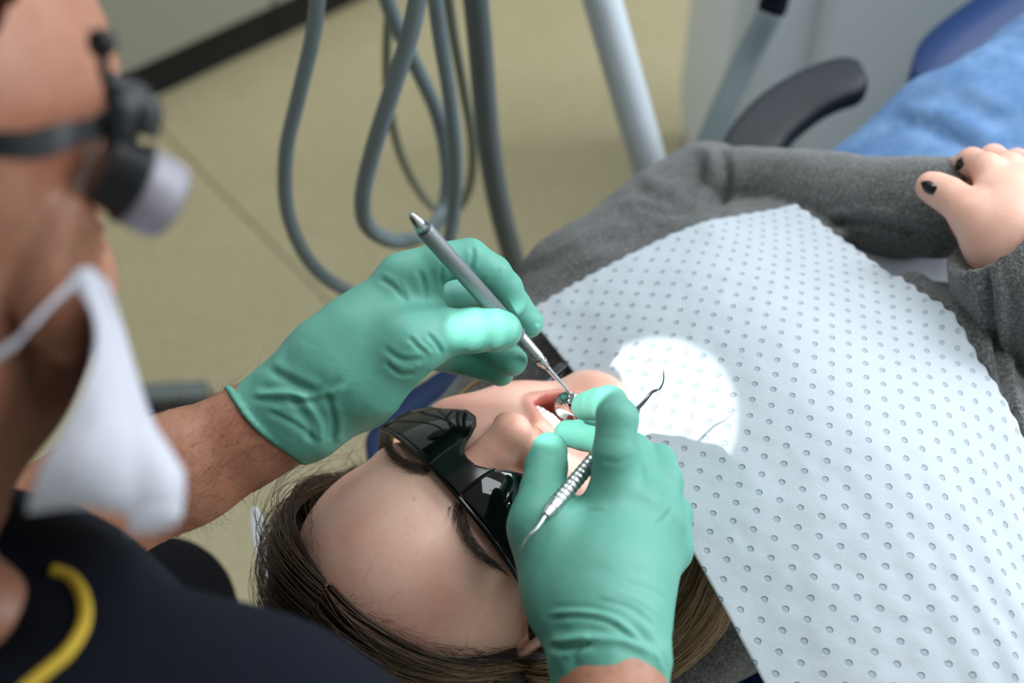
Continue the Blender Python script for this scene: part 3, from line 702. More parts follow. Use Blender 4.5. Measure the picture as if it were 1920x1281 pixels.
# right front panel stands a little proud; opening over the shirt
j.chain([(PZ(1700, 560, .885), .020), (PZ(1790, 640, .885), .025), (PZ(1880, 820, .87), .03)], .02)
j.chain([(PZ(1590, 505, .872), .022), (PZ(1680, 472, .872), .027), (PZ(1760, 462, .872), .030), (PZ(1850, 455, .875), .03)], .003, 'sub')
arm(j, SHL, ELL, WRL, .050, .044, .041, .0345); arm(j, SHR, ELR, WRR, .060, .052, .050, .042)
j.chain([(hp(0, -.02, -.12), .068), (hp(0, -.2, -.09), .066)], .01, 'sub')
cut = WRL + .055 * (WRL - ELL) / np.linalg.norm(WRL - ELL)
d_ = (WRL - ELL) / np.linalg.norm(WRL - ELL); j.cone(WRL + d_ * .040, WRL + d_ * .08, .030, .040, .003, 'sub')
d2 = (WRR - ELR) / np.linalg.norm(WRR - ELR); j.cone(WRR + d2 * .038, WRR + d2 * .09, .034, .044, .003, 'sub')
JV, JQ = j.mesh(2)
JV = JV + normals(JV, JQ) * (vnoise(JV, 14, 3, 3) * .012)[:, None]
JV = folds(JV, JQ, [
 ([(1352, 275), (1362, 340), (1352, 410)], .006, 9), ([(1335, 275), (1338, 330), (1310, 400)], -.006, 14), ([(1305, 285), (1312, 340), (1280, 400)], .004, 9),
 ([(1190, 350), (1230, 372), (1275, 380)], .006, 12), ([(1195, 385), (1250, 400), (1300, 392)], .004, 10), ([(1010, 470), (1100, 420), (1190, 400)], .004, 16), ([(980, 520), (1080, 470), (1180, 440)], .003, 14),
 ([(1540, 425), (1620, 415), (1700, 432), (1762, 440)], .006, 8), ([(1768, 300), (1772, 360), (1768, 430)], -.002, 10), ([(1700, 500), (1760, 490), (1840, 500)], -.005, 20),
 ([(1850, 500), (1862, 600), (1880, 720), (1905, 830)], .012, 8), ([(1890, 520), (1900, 620), (1915, 720)], .004, 14), ([(1800, 600), (1830, 660), (1850, 760)], .004, 14)])
jacket = mesh_child('jacket', JV, JQ, M_wool, patient); jtree = bvh(JV, JQ)
sh = Field(PB(.2, 0, .70) - [.12, .16, 0], PB(.62, 0, .70) + [.16, .18, .26], .004)
sh.chain([(PB(.32, 0, .78), .136), (PB(.42, -.02, .782), .106), (PB(.48, -.04, .775), .086)], .05, flat=zx_, fs=1.5)
SV, SQ = sh.mesh(1); SV = folds(SV, SQ, [([(1600, 480), (1700, 462), (1800, 466)], .0025, 6), ([(1620, 500), (1690, 490), (1760, 480)], -.002, 6), ([(1650, 450), (1740, 446), (1810, 452)], .002, 6)])
mesh_child('shirt', SV, SQ, M_shirt, patient)
je = Field(PB(.48, 0, .62) - [.20, .24, 0], PB(1.15, 0, .62) + [.20, .20, .42], .005)
je.chain([(PB(.50, .01, .775), .122), (PB(.60, -.03, .775), .125)], .04, flat=zx_, fs=1.5)
je.chain([(PB(.57, .045, .79), .082), (PB(.70, .035, .80), .080), (KNL, .068)], .03); je.chain([(PB(.57, -.10, .79), .08), (PB(.70, -.11, .80), .085), (KNR, .070)], .03)
JEV, JEQ = je.mesh(1); JEV = JEV + normals(JEV, JEQ) * (vnoise(JEV, 12, 5, 3) * .014)[:, None]
JEV = folds(JEV, JEQ, [([(1680, 225), (1740, 240), (1800, 270), (1850, 290)], .007, 12), ([(1720, 200), (1800, 225), (1880, 270)], -.004, 14), ([(1780, 170), (1850, 210), (1915, 240)], .004, 14), ([(1640, 245), (1760, 160), (1900, 80)], .003, 10)])
mesh_child('jeans', JEV, JEQ, M_denim, patient)
# finger nails with black polish
ptree = bvh(PHV, PHQ)
def nail(px, py, dx, dy, ln, wd):
    c = hit(ptree, px, py, .0002)
    if c is None: return
    a = hit(ptree, px - dx * 3, py - dy * 3, .0002); a = c - D(px - dx * 3, py - dy * 3, (c - CAM) @ CF) if a is None else c - a
    u = a / np.linalg.norm(a); n_ = (CAM - c) / np.linalg.norm(CAM - c); n_ = n_ - u * (n_ @ u); n_ /= np.linalg.norm(n_); v = np.cross(n_, u)
    G = np.zeros((9, 9, 3))
    for i, p in enumerate(np.linspace(-1, 1, 9)):
        for k_, q in enumerate(np.linspace(-1, 1, 9)):
            ww = wd * (1 - .35 * max(p, 0) ** 2); G[i, k_] = c + u * ln * p * (1 - .18 * q * q) + v * ww * q * .95 - n_ * (ww * .55 * q * q + .0008 * p * p) + n_ * .0004
    V, F_ = grid_solid(G, .0008); tag(mesh_child('fingernail', V, F_, M_nail, patient), 'black polished nail')
nail(1741, 349, -.85, -.5, .0065, .0052); nail(1799, 312, -.8, .5, .0055, .0045)
# ------------------------------------------------------------------ bib
bn = [[(985, 585, 0.854), (1112, 750, 0.875), (1283, 1010, 0.907), (1470, 1350, 0.897), (1620, 1620, 0.872)],
      [(1135, 500, 0.872), (1275, 660, 0.907), (1470, 925, 0.927), (1680, 1260, 0.912), (1840, 1540, 0.882)],
      [(1312, 418, 0.880), (1450, 580, 0.920), (1660, 835, 0.934), (1890, 1170, 0.912), (2010, 1440, 0.882)],
      [(1487, 388, 0.874), (1672, 518, 0.897), (1868, 722, 0.907), (2020, 1080, 0.892), (2130, 1400, 0.862)]]
BNn = np.array([[PZ(*p) for p in r] for r in bn]); NU, NV = 110, 190
G = sheet(BNn, NU, NV)
def lift(G):                            # the sheet rests on the clothes and body
    flat_ = G.reshape(-1, 3); out = flat_.copy()
    for i, p in enumerate(flat_):
        for tr_ in (jtree,):
            loc, n, k_, t = tr_.ray_cast(Vector((p[0], p[1], 1.3)), Vector((0, 0, -1)))
            if loc is not None and loc[2] + .003 > p[2]: out[i, 2] = loc[2] + .003
    return out.reshape(G.shape)
G0 = G.copy(); G = lift(G); print('bib lifted', float((G - G0)[..., 2].max()), float(((G - G0)[..., 2] > 0).mean()))
dz = G[..., 2] - G0[..., 2]
for _ in range(30): dz[1:-1, 1:-1] = np.maximum(dz[1:-1, 1:-1] * 0 + (dz[:-2, 1:-1] + dz[2:, 1:-1] + dz[1:-1, :-2] + dz[1:-1, 2:]) / 4, G[1:-1, 1:-1, 2] - G0[1:-1, 1:-1, 2])
G = G0.copy(); G[..., 2] += dz
uu, vv = np.meshgrid(np.linspace(0, 1, NU), np.linspace(0, 1, NV), indexing='ij')
W_ = vnoise(np.stack([uu.ravel() * .24, vv.ravel() * .45, uu.ravel() * 0], 1), 30, 11, 3).reshape(NU, NV) * .0035
W_ += .0016 * np.sin(uu * 60 + vnoise(np.stack([uu.ravel(), vv.ravel(), 0 * uu.ravel()], 1), 3, 4, 2).reshape(NU, NV) * 9) * np.clip((uu - .35) * 2, 0, 1) * np.clip((vv - .45) * 2.5, 0, 1)
G[..., 2] += W_
e1 = (G[:, 1] - G[:, 3]); e1 /= np.linalg.norm(e1, axis=1)[:, None]; G[:, 0] += e1 * (.0011 * np.sin(np.arange(NU) * 1.15))[:, None]
e2 = (G[-2] - G[-4]); e2 /= np.linalg.norm(e2, axis=1)[:, None]; G[-1] += e2 * (.0011 * np.sin(np.arange(NV) * 1.15))[:, None]
V, F_ = grid_solid(G, .0005)
bib = mesh_obj('dental_bib', V, F_, M_bib); tag(bib, 'white dotted paper bib spread over the chest of the reclining patient', 'bib')
Lu = np.concatenate([[0], np.cumsum(np.linalg.norm(np.diff(G[:, NV // 2], axis=0), axis=1))]); Lv = np.concatenate([[0], np.cumsum(np.linalg.norm(np.diff(G[NU // 2], axis=0), axis=1))]); print('bib size', Lu[-1], Lv[-1])
uvs = np.stack(np.meshgrid(Lu, Lv, indexing='ij'), 2).reshape(-1, 2)[:, ::-1]; uvs = np.concatenate([uvs, uvs])
ul = bib.data.uv_layers.new(name='UVMap'); li = np.zeros(len(bib.data.loops), np.int32); bib.data.loops.foreach_get('vertex_index', li); ul.data.foreach_set('uv', uvs[li].astype(np.float32).ravel())
# bib clip on its cord beside the jaw
cl = empty('bib_clip', D(1035, 708, .93), 'small dark metal clip holding the bib edge beside the jaw', 'clip')
c0, c1 = D(1008, 730, .925), D(1058, 688, .945); dd = (c1 - c0) / np.linalg.norm(c1 - c0); nn_ = np.cross(dd, CR); nn_ /= np.linalg.norm(nn_)
for sg in (-1, 1):
    V, F_ = rbox((c0 + c1) / 2 + nn_ * sg * .0022, [dd, np.cross(nn_, dd), nn_], [np.linalg.norm(c1 - c0) / 2, .0032, .0010], .0009, 2); mesh_child('jaw_plate', V, F_, M_dark_steel, cl)
V, F_ = lathe(c0 + dd * .004 - CR * .004, c0 + dd * .004 + CR * .004, [(0, .0028), (1, .0028)], 12); mesh_child('spring_pin', V, F_, M_dark_steel, cl)
P_ = cr_spline([c0, D(990, 728, .95), D(950, 712, .97), D(905, 712, .975), D(868, 735, .975), D(845, 770, .97), PB(.0, .10, .80)], 8)
V, F_ = tube(P_, .0016, 8); tag(mesh_obj('bib_neck_cord', V, F_, M_cord), 'thin cord curving from the bib clip around behind the neck', 'cord')
# ------------------------------------------------------------------ hair
cC = np.array([0, .018, -.095]); rC = np.array([.0785, .0965, .0975])
def slerp(a, b, t):
    a = a / np.linalg.norm(a); b = b / np.linalg.norm(b); o = math.acos(np.clip(a @ b, -1, 1)); return (np.sin((1 - t) * o)[:, None] * a + np.sin(t * o)[:, None] * b) / math.sin(o)
hs = Field(hO - [.22, .22, .26], hO + [.24, .26, .03], .003)
hs.ell(hp(*cC), HW.T, rC * .995 + .002, 0); pn = (.565 * hU - .825 * hZ)
hs.half(hp(0, .092, -.028), -pn)
hs.chain([(hp(-.062, .02, -.11), .022), (hp(-.098, -.01, -.115), .018), (hp(-.125, -.06, -.085), .016), (hp(-.110, -.12, -.07), .014), (hp(-.08, -.17, -.06), .01)], .02)
hs.chain([(hp(.05, .03, -.13), .03), (hp(.072, -.03, -.15), .025), (hp(.085, -.09, -.165), .015)], .02)
V, Q = hs.mesh(2)
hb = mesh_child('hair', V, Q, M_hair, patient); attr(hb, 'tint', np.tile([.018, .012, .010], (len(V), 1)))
def toworld(P_): return hO + P_[:, :1] * hL + P_[:, 1:2] * hU + P_[:, 2:] * hZ
hC = hp(*cC)
def hair_path(side, v, r1, r2, r3, ln):
    top = np.array([0, .74 + .24 * v, .70 - 1.25 * v]); ear = np.array([side * .97, -.20 - .15 * v, -.02 - .50 * v]); mid = np.array([side * .78, .42 + .12 * v, .47 - .95 * v])
    t = np.linspace(-.01 + .05 * r2 * r2, 1, 5)
    u = np.concatenate([slerp(top, mid, t), slerp(mid, ear, np.linspace(.2, 1, 5))]); rad = 1.01 + (.02 + .075 * r1) * np.sin(np.linspace(.15, 1.9, 10))
    dl = cC + u * rC
    for q_ in range(10):
        o0 = toworld(cC + (u[q_:q_ + 1] * .2)); dw = toworld(cC + u[q_:q_ + 1] * rC)[0] - hO - (toworld(cC[None])[0] - hO); dw = dw / np.linalg.norm(dw)
        lo, n_, i_, t_ = htree.ray_cast(Vector(hC + dw * .25), Vector(-dw))
        if lo is not None: dl[q_] = np.array(((np.array(lo) - hO) @ hL, (np.array(lo) - hO) @ hU, (np.array(lo) - hO) @ hZ)) 
    P_ = cC + (dl - cC) * (rad + .004 + (.02 + .09 * r1) * np.clip(np.sin(np.linspace(0, 3.1, 10)), 0, 1) * (side > 0))[:, None]; P_[:, 0] += side * (.0007 + abs(rng.normal(0, .0006)))
    if side < 0:
        q = [(-.100, .005, -.112 + .03 * (1 - v)), (-.128, -.035, -.080), (-.128, -.085, -.062), (-.098, -.135, -.055), (-.065, -.175, -.050)]
        sp = [.014, .022, .026, .022, .020]
    else:
        q = [(.083, -.035, -.135), (.088, -.07, -.155), (.085, -.11, -.165)]; sp = [.010, .014, .016]
    o_ = np.array([r1 - .5, r2 - .5, r3 - .5]) * 2
    ex = np.array([np.array(a) + o_ * b * [.8, .8, .8] for a, b in zip(q, sp)]); ex = ex[:max(1, int(round(len(q) * ln)))]
    P_ = np.concatenate([P_, ex]); P_[3:] += rng.normal(0, .0007, (len(P_) - 3, 3)); P_ = cr_spline(P_, 3); return P_
def toworld(P_): return hO + P_[:, :1] * hL + P_[:, 1:2] * hU + P_[:, 2:] * hZ
BR = np.array([.030, .019, .013]); MD = np.array([.115, .068, .038]); BL = np.array([.52, .35, .19])
ps, ts = [], []
for i in range(4600):
    side = -1 if i % 5 < 3 else 1
    v = rng.random() ** .9; cl_ = round(v * 26) / 26; r1, r2, r3 = rng.random(3)
    cr_ = np.random.default_rng(int(cl_ * 1000) + (5 if side > 0 else 0)).random(4); m_ = .55
    vv_ = cl_ * m_ + v * (1 - m_) + rng.normal(0, .006); P_ = hair_path(side, vv_, r1 * .5 + cr_[0] * .5, r2 * .5 + cr_[1] * .5, r3 * .5 + cr_[2] * .5, .6 + .4 * rng.random())
    n = len(P_); tt = np.linspace(0, 1, n)
    light = (cr_[3] > .42) * .8 + rng.random() * .35
    if side < 0: f_ = np.clip((tt - .10) * 2.0, 0, 1) * light * (.5 if v > .6 else 1) + np.clip((tt - .5) * 2.2, 0, 1) * .75
    else: f_ = np.clip((tt - .12) * 2.2, 0, 1) * light * .7
    f_ = np.clip(f_, 0, 1)[:, None]; c = BR * (.6 + .8 * rng.random()) * (1 - f_) + (BL if rng.random() < .6 else MD * 1.6) * f_
    ps.append(toworld(P_)); ts.append(c)
for i in range(260):                    # fly-aways standing off the head
    side = -1 if rng.random() < .4 else 1; P_ = hair_path(side, rng.random(), .8 + rng.random() * .8, *rng.random(2), .5)[:int(rng.integers(10, 34))]
    k_ = rng.normal(0, 1, 3); P_ = P_ + np.linspace(0, 1, len(P_))[:, None] ** 2 * k_ * .012 + np.sin(np.linspace(0, 5, len(P_)))[:, None] * .002; ps.append(toworld(P_)); ts.append(MD)
hair = strands('hair_strands', ps, .00030, ts, M_hair, patient, .45); hair['kind'] = 'stuff'
ps, ts = [], []
for i in range(260):                    # baby hairs along the hairline
    side = -1 if rng.random() < .62 else 1; t = rng.random() ** .8
    top = np.array([0, .74, .70]); mid = np.array([side * .78, .40, .50]); ear = np.array([side * .97, -.12, .10])
    u = slerp(top, mid, np.array([t * 2]))[0] if t < .5 else slerp(mid, ear, np.array([t * 2 - 1]))[0]
    dw = (hp(*(cC + u * rC)) - hC); dw /= np.linalg.norm(dw); lo, n_, i_, t_ = htree.ray_cast(Vector(hC + dw * .25), Vector(-dw))
    if lo is None: continue
    lo = np.array(lo) - hO; p0 = np.array([lo @ hL, lo @ hU, lo @ hZ]) + rng.normal(0, .002, 3); dr = np.array([side * .8, -.3, .0]) + rng.normal(0, .35, 3) + np.array([0, -.5, .4]) * rng.random(); dr /= np.linalg.norm(dr); ln = .008 + .022 * rng.random() ** 2
    cv = rng.normal(0, .4, 3); nr = u / np.linalg.norm(u)
    P_ = np.array([p0 + dr * ln * q + nr * .0015 * math.sin(q * 3) + cv * ln * q * q * .7 + nr * max(0, -(cv @ nr)) * ln * q * q * .7 for q in np.linspace(0, 1, 8)]); ps.append(toworld(P_)); ts.append(MD * .6)
strands('baby_hair', ps, .00013, ts, M_hair, patient, .3)['kind'] = 'stuff'
# ------------------------------------------------------------------ protective glasses
gl = empty('protective_glasses', hp(0, -.01, .012), 'glossy black wraparound protective glasses on the face of the reclining patient', 'glasses')
def gs(x, y): return hp(x, y, .0175 - 7.8 * x * x - 2.5 * (y + .012) ** 2 * 4 + .05 * y)
def ytop(x): return .0105 + .0020 * math.cos(x * 45) - .004 * (abs(x) / .07) ** 3
def ybot(x):
    return float(np.interp(abs(x), [0, .006, .011, .016, .022, .030, .040, .050, .058, .066, .0705], [-.0045, -.0055, -.010, -.0190, -.0280, -.0345, -.0365, -.0345, -.030, -.022, -.016]))
for s_ in (-1, 1):
    G = np.zeros((40, 26, 3))
    for i, x_ in enumerate(np.linspace(.0105, .0700, 40)):
        yt, yb = ytop(x_) - .0015, ybot(x_) + .0008
        if i < 5: yt -= (5 - i) ** 2 * .00016; 
        for k_, q in enumerate(np.linspace(0, 1, 26)): G[i, k_] = gs(s_ * x_, yt + (yb - yt) * q)
    V, F_ = grid_solid(G, .0016); mesh_child('lens', V, F_, M_lens, gl)
xs_ = np.linspace(-.0712, .0712, 90)
V1 = tube(np.array([gs(x_, ytop(x_)) for x_ in xs_]), .0017, 10)
lo_ = [gs(s_, ybot(s_)) for s_ in xs_]; V2 = tube(np.array(lo_), .00095, 8)
G = np.zeros((21, 14, 3))
for i, x_ in enumerate(np.linspace(-.0135, .0135, 21)):
    for k_, q in enumerate(np.linspace(0, 1, 14)):
        yb = ybot(x_); yb = max(yb, -.016); G[i, k_] = gs(x_, ytop(x_) + (yb - ytop(x_)) * q) + hZ * (.0014 + .0010 * math.cos(x_ * 100))
V3 = grid_solid(G, .0032)
V, F_ = join(V1, V2, V3); mesh_child('frame', V, F_, M_frame, gl)
for s_ in (-1, 1):
    c = tube([gs(s_ * .0705, ytop(.07)), gs(s_ * .0712, -.003), gs(s_ * .0705, -.017)], .0019, 10); mesh_child('hinge', *c, M_frame, gl)
    tp = cr_spline([gs(s_ * .0705, -.001), hp(s_ * .0745, -.001, -.042), hp(s_ * .0775, -.002, -.070), hp(s_ * .0790, -.006, -.092), hp(s_ * .078, -.022, -.108)], 8)
    n = len(tp); T, N_, B_ = frames(tp); hgt = np.interp(np.linspace(0, 1, n), [0, .3, 1], [.0085, .0055, .003])
    Vt = np.concatenate([[p + s_ * hL * .001 + hU * h_ * .8, p + s_ * hL * .001 - hU * h_, p - s_ * hL * .001 - hU * h_, p - s_ * hL * .001 + hU * h_ * .8] for p, h_ in zip(tp, hgt)])
    Ft = [(i * 4 + k_, i * 4 + (k_ + 1) % 4, i * 4 + 4 + (k_ + 1) % 4, i * 4 + 4 + k_) for i in range(n - 1) for k_ in range(4)] + [(0, 1, 2, 3), tuple(4 * n - 4 + q for q in (3, 2, 1, 0))]
    tm = mesh_child('temple', Vt, Ft, M_frame, gl)
    tt_ = tp[n * 1 // 5:] - s_ * hL * .0022 * (1 if s_ > 0 else .0) - hU * .0035; V, F_ = tube(tt_, .0016, 8); tag(mesh_child('temple_liner', V, F_, M_yellow_pl, gl), 'yellow inner lining of the temple')
# four-lamp operating light above, seen as dots in the right lens
g0 = gs(-.036, -.010); nrm = np.cross(gs(-.034, -.010) - g0, gs(-.036, -.008) - g0); nrm /= np.linalg.norm(nrm); nrm *= np.sign(nrm @ hZ)
vd = (CAM - g0) / np.linalg.norm(CAM - g0); rf = 2 * (vd @ nrm) * nrm - vd; print('reflect dir', rf)
oc = g0 + rf * 1.0; ol = empty('operating_light', oc, 'four-lamp operating light above the chair, mirrored as four dots in a dark lens', 'lamp')
a1 = np.cross(rf, CR); a1 /= np.linalg.norm(a1); a2 = np.cross(rf, a1)
V, F_ = rbox(oc + rf * .03, [a1, a2, rf], [.12, .10, .022], .02, 4); mesh_child('housing', V, F_, M_black_pl, ol)
em = NT('lamp_emitter'); em.set(Base_Color=(1, 1, 1, 1), Emission_Color=(.9, .96, 1, 1), Emission_Strength=60.0)
for dx_, dy_ in ((-.075, -.02), (-.025, -.06), (.07, .02), (.015, .065)):
    c = oc + a1 * dx_ + a2 * dy_; V, F_ = lathe(c, c + rf * .01, [(0, .010), (1, .010)], 16); mesh_child('bulb', V, F_, em.m, ol)
V, F_ = tube([oc + rf * .05, oc + rf * .05 + [0, .1, .3], [oc[0], oc[1] + .12, 2.69]], .015, 14); mesh_child('arm', V, F_, M_white_paint, ol)
# ------------------------------------------------------------------ the dentist: gloved hands
def auto_field(pts, res, m=.03):
    P_ = np.array(pts); return Field(P_.min(0) - m, P_.max(0) + m, res)
def C3(l): return [(D(a, b_, c), r) for a, b_, c, r in l]
LW = (600, 728, .800); 
Lh = dict(
 palm=[C3([(560, 762, .800, .0270), (640, 690, .797, .0275), (700, 640, .800, .0250)]),
       C3([(640, 690, .797, .026), (758, 528, .798, .0135)]), C3([(650, 700, .805, .026), (775, 566, .820, .0135)]), C3([(660, 710, .815, .024), (785, 612, .838, .0125)]), C3([(670, 725, .82, .022), (785, 655, .845, .0115)]),
       C3([(690, 640, .795, .022), (770, 560, .803, .0130), (800, 590, .80, .009)])],
 index=C3([(755, 522, .797, .0135), (820, 492, .795, .0112), (880, 484, .800, .0108), (925, 513, .810, .0102), (948, 540, .818, .0096), (963, 569, .822, .0088)]),
 middle=C3([(775, 562, .822, .0125), (900, 540, .852, .0105), (962, 570, .852, .0100), (990, 605, .843, .0094)]),
 ring=C3([(785, 612, .84, .0122), (868, 640, .868, .0105), (925, 655, .856, .0099), (959, 676, .843, .0096)]),
 pinky=C3([(780, 655, .845, .0112), (850, 672, .866, .0092), (905, 686, .862, .0088), (938, 699, .856, .0084)]),
 thumb=C3([(690, 712, .790, .0215), (765, 646, .781, .0165), (835, 624, .785, .0132), (885, 620, .792, .0126), (925, 619, .800, .0122), (942, 620, .803, .0112)]))
Rh = dict(
 palm=[C3([(1140, 1210, .712, .0270), (1135, 1100, .728, .030)]),
       C3([(1120, 1140, .725, .0270), (1148, 950, .748, .0135)]), C3([(1135, 1140, .728, .0280), (1192, 955, .752, .0130)]), C3([(1145, 1140, .733, .0270), (1232, 985, .760, .0120)]), C3([(1150, 1140, .740, .0240), (1252, 1035, .768, .0105)]),
       C3([(1070, 1120, .735, .022), (1030, 1000, .745, .0165)]), C3([(1050, 1020, .752, .0135), (1120, 1010, .755, .0135)])],
 index=C3([(1148, 945, .748, .0125), (1152, 850, .745, .0113), (1158, 785, .748, .0110), (1142, 757, .768, .0098), (1120, 758, .790, .0090), (1098, 762, .808, .0083)]),
 middle=C3([(1195, 950, .752, .0125), (1185, 850, .782, .0112), (1140, 825, .810, .0100), (1095, 816, .822, .0090), (1064, 813, .828, .0080)]),
 ring=C3([(1234, 980, .760, .0125), (1240, 905, .775, .0118), (1232, 868, .788, .0108), (1190, 870, .815, .0098), (1150, 880, .835, .0085)]),
 pinky=C3([(1256, 1030, .768, .0115), (1262, 965, .785, .0105), (1240, 930, .815, .0090), (1200, 935, .83, .0080)]),
 thumb=C3([(1055, 1085, .738, .020), (1018, 985, .745, .0150), (1018, 920, .758, .0122), (1024, 875, .772, .0117), (1030, 845, .783, .0103)]))
def hand_field(f, Hd, off=0.0):
    e = lambda ch: [(p, r + off) for p, r in ch]
    for c in Hd['palm']: f.chain(e(c), .016)
    for n_ in ('index', 'middle', 'ring', 'pinky'):
        f.chain(e(Hd[n_][:2]), .008); f.chain(e(Hd[n_][1:]), .0022)
    f.chain(e(Hd['thumb'][:3]), .012); f.chain(e(Hd['thumb'][2:]), .0022)
allp = lambda Hd: [p for k_ in Hd for c in (Hd[k_] if k_ == 'palm' else [Hd[k_]]) for p, r in c]
# left glove
rimL = [D(427, 729, .775), D(470, 765, .765), D(515, 812, .762), D(548, 848, .765), D(562, 862, .79), D(540, 850, .825), D(490, 800, .838), D(440, 745, .815)]
cL = D(495, 797, .800); axL = D(700, 650, .80) - cL; axL /= np.linalg.norm(axL)
gf = auto_field(allp(Lh) + rimL, .00125, .032)
hand_field(gf, Lh)
gf.chain([(cL - axL * .03, .0300), (D(560, 762, .800), .0282), (D(625, 705, .798), .0285)], .01)
pl_n = CR + CU * 1.0 + CF * .12; pl_n /= np.linalg.norm(pl_n)
gf.half(cL, -pl_n)
gf.chain([(cL - axL * .06, .0278), (cL - axL * .022, .0275)], .001, 'sub')
u1 = D(430, 730, .80) - cL; u1 -= pl_n * (u1 @ pl_n); u1 /= np.linalg.norm(u1); u2 = np.cross(pl_n, u1)
RR = []
for a_ in np.linspace(0, 2 * math.pi, 40, endpoint=False): RR.append(cL + .0290 * (math.cos(a_) * u1 + math.sin(a_) * u2) + axL * .0012 * math.sin(3 * a_))
for a, b_ in zip(RR, np.roll(RR, -1, 0)): gf.cone(a, b_, .0017, .0017, .001)
GV, GQ = gf.mesh(2)
def wave(V, Q, amp, sc_, seed, fx): return V + normals(V, Q) * (vnoise(V, sc_, seed, 3) * amp * fx)[:, None]
ax_t = (GV - cL) @ axL; GV = wave(GV, GQ, .0055, 42, 21, np.clip(1 - np.maximum(ax_t - .02, 0) / .05, .12, 1) * np.clip((ax_t - .006) / .012, 0, 1))
GV = folds(GV, GQ, [
 ([(712, 522), (740, 540), (764, 570)], .0016, 5), ([(785, 505), (796, 540), (798, 575)], .0012, 5), ([(746, 525), (757, 545), (764, 565)], .0008, 3), ([(885, 462), (887, 480), (882, 505)], .0015, 4), ([(915, 528), (928, 518), (938, 505)], .0013, 4), ([(828, 500), (828, 520), (832, 540)], .001, 4),
 ([(720, 650), (745, 672), (780, 675), (792, 668)], .0013, 5), ([(765, 632), (785, 650), (800, 662)], .0016, 4), ([(800, 625), (818, 645), (828, 662)], .0016, 4), ([(725, 665), (760, 690), (790, 682)], -.0010, 5), ([(780, 640), (797, 655), (812, 664)], -.0011, 4), ([(722, 680), (750, 702), (778, 700)], .0014, 4),
 ([(500, 690), (545, 715), (600, 745), (625, 740)], .0028, 8), ([(480, 742), (540, 738), (610, 742), (650, 720)], -.0026, 7), ([(470, 748), (530, 752), (600, 755)], .0016, 6), ([(540, 740), (575, 790), (585, 830)], .0016, 7), ([(560, 735), (598, 790), (602, 830)], -.0018, 6), ([(610, 730), (625, 790), (622, 830)], .0018, 6), ([(500, 770), (560, 800), (590, 830)], .0014, 5)])
# right glove
cR = D(1148, 1338, .697); axR = D(1138, 1120, .725) - cR; axR /= np.linalg.norm(axR)
rf_ = auto_field(allp(Rh) + [cR - axR * .01], .00125, .036)
hand_field(rf_, Rh)
rf_.chain([(cR - axR * .03, .0315), (D(1143, 1228, .708), .0265), (D(1138, 1180, .716), .028)], .01)
rf_.half(cR, -(CU * .894 + CF * .447))
rf_.chain([(cR - axR * .06, .0265), (cR + axR * .004, .0245)], .001, 'sub')
GR, GRQ = rf_.mesh(2)
ax_t = (GR - cR) @ axR; GR = wave(GR, GRQ, .0075, 40, 33, np.clip(1 - np.maximum(ax_t - .02, 0) / .035, .10, 1) * np.clip(((GR - cR) @ (CU * .894 + CF * .447) - .003) / .014, 0, 1))
GR = folds(GR, GRQ, [
 ([(1030, 1150), (1090, 1148), (1150, 1160), (1210, 1205)], -.0018, 5), ([(1030, 1160), (1090, 1157), (1150, 1172), (1200, 1212)], .0014, 4), ([(1120, 1125), (1180, 1140), (1225, 1175)], .0009, 5), ([(1150, 1108), (1200, 1125), (1240, 1155)], -.0007, 5), ([(1170, 1090), (1215, 1105), (1250, 1125)], .0007, 5),
 ([(1030, 1212), (1065, 1216), (1110, 1205)], .0030, 6), ([(1040, 1200), (1100, 1198), (1170, 1202), (1225, 1225)], -.0028, 8), ([(1072, 1240), (1085, 1215), (1110, 1205)], .002, 6), ([(1230, 1225), (1238, 1240), (1245, 1262)], -.001, 5),
 ([(1072, 965), (1100, 958), (1140, 960)], .0009, 4), ([(1185, 855), (1160, 868), (1125, 862)], .0006, 5), ([(1120, 790), (1122, 775), (1132, 758)], .0009, 3), ([(1128, 792), (1131, 778), (1141, 764)], .0007, 3), ([(1222, 985), (1243, 975), (1262, 950)], .0009, 4), ([(1202, 870), (1210, 905), (1232, 935)], .0012, 5), ([(1010, 862), (1030, 866), (1055, 858)], .0004, 3), ([(1255, 1000), (1268, 1040), (1262, 1080)], .0007, 5)])
# ------------------------------------------------------------------ dentist body (one skin): head, neck, arms, hands inside the gloves
df = np.array([.25, .10, -.96]); df /= np.linalg.norm(df); du_ = np.array([.19, .94, .20]); du_ -= df * (du_ @ df); du_ /= np.linalg.norm(du_); dl_ = np.cross(du_, df)
dL, dU, dZ = MW @ dl_, MW @ du_, MW @ df
DHC = D(-238, 240, .515)                # centre of the cranium
dO = DHC - (dU * .018 - dZ * .095)
ELb = D(-230, 1190, .80); SHb = np.array([-.47, .30, 1.06]); SRb = D(430, 1520, .52) - zx_ * .015; ERb = np.array([.055, .065, 1.0]); WRb = D(1148, 1290, .700)
WLb = D(505, 800, .800)
Bd = Field(np.minimum.reduce([SHb, dO - .17, SRb, ERb]) - .06, np.maximum.reduce([dO + .10] + allp(Lh) + allp(Rh)) + [.02, .02, .03], .0032)
head_field(Bd, dO, dL, dU, dZ, mouth_open=False)
NB = D(-210, 1230, .565)
Bd.chain([(dO - dU * .05 - dZ * .12, .058), (NB, .050), (D(-60, 1500, .60), .08)], .03)
Bd.chain([(NB, .045), (D(-62, 1165, .512), .024)], .02)
Bd.chain([(D(-60, 1500, .60), .08), (SRb, .045), (ERb, .042)], .03); Bd.chain([(D(-60, 1500, .60), .08), (SHb, .05), (ELb, .046)], .03)
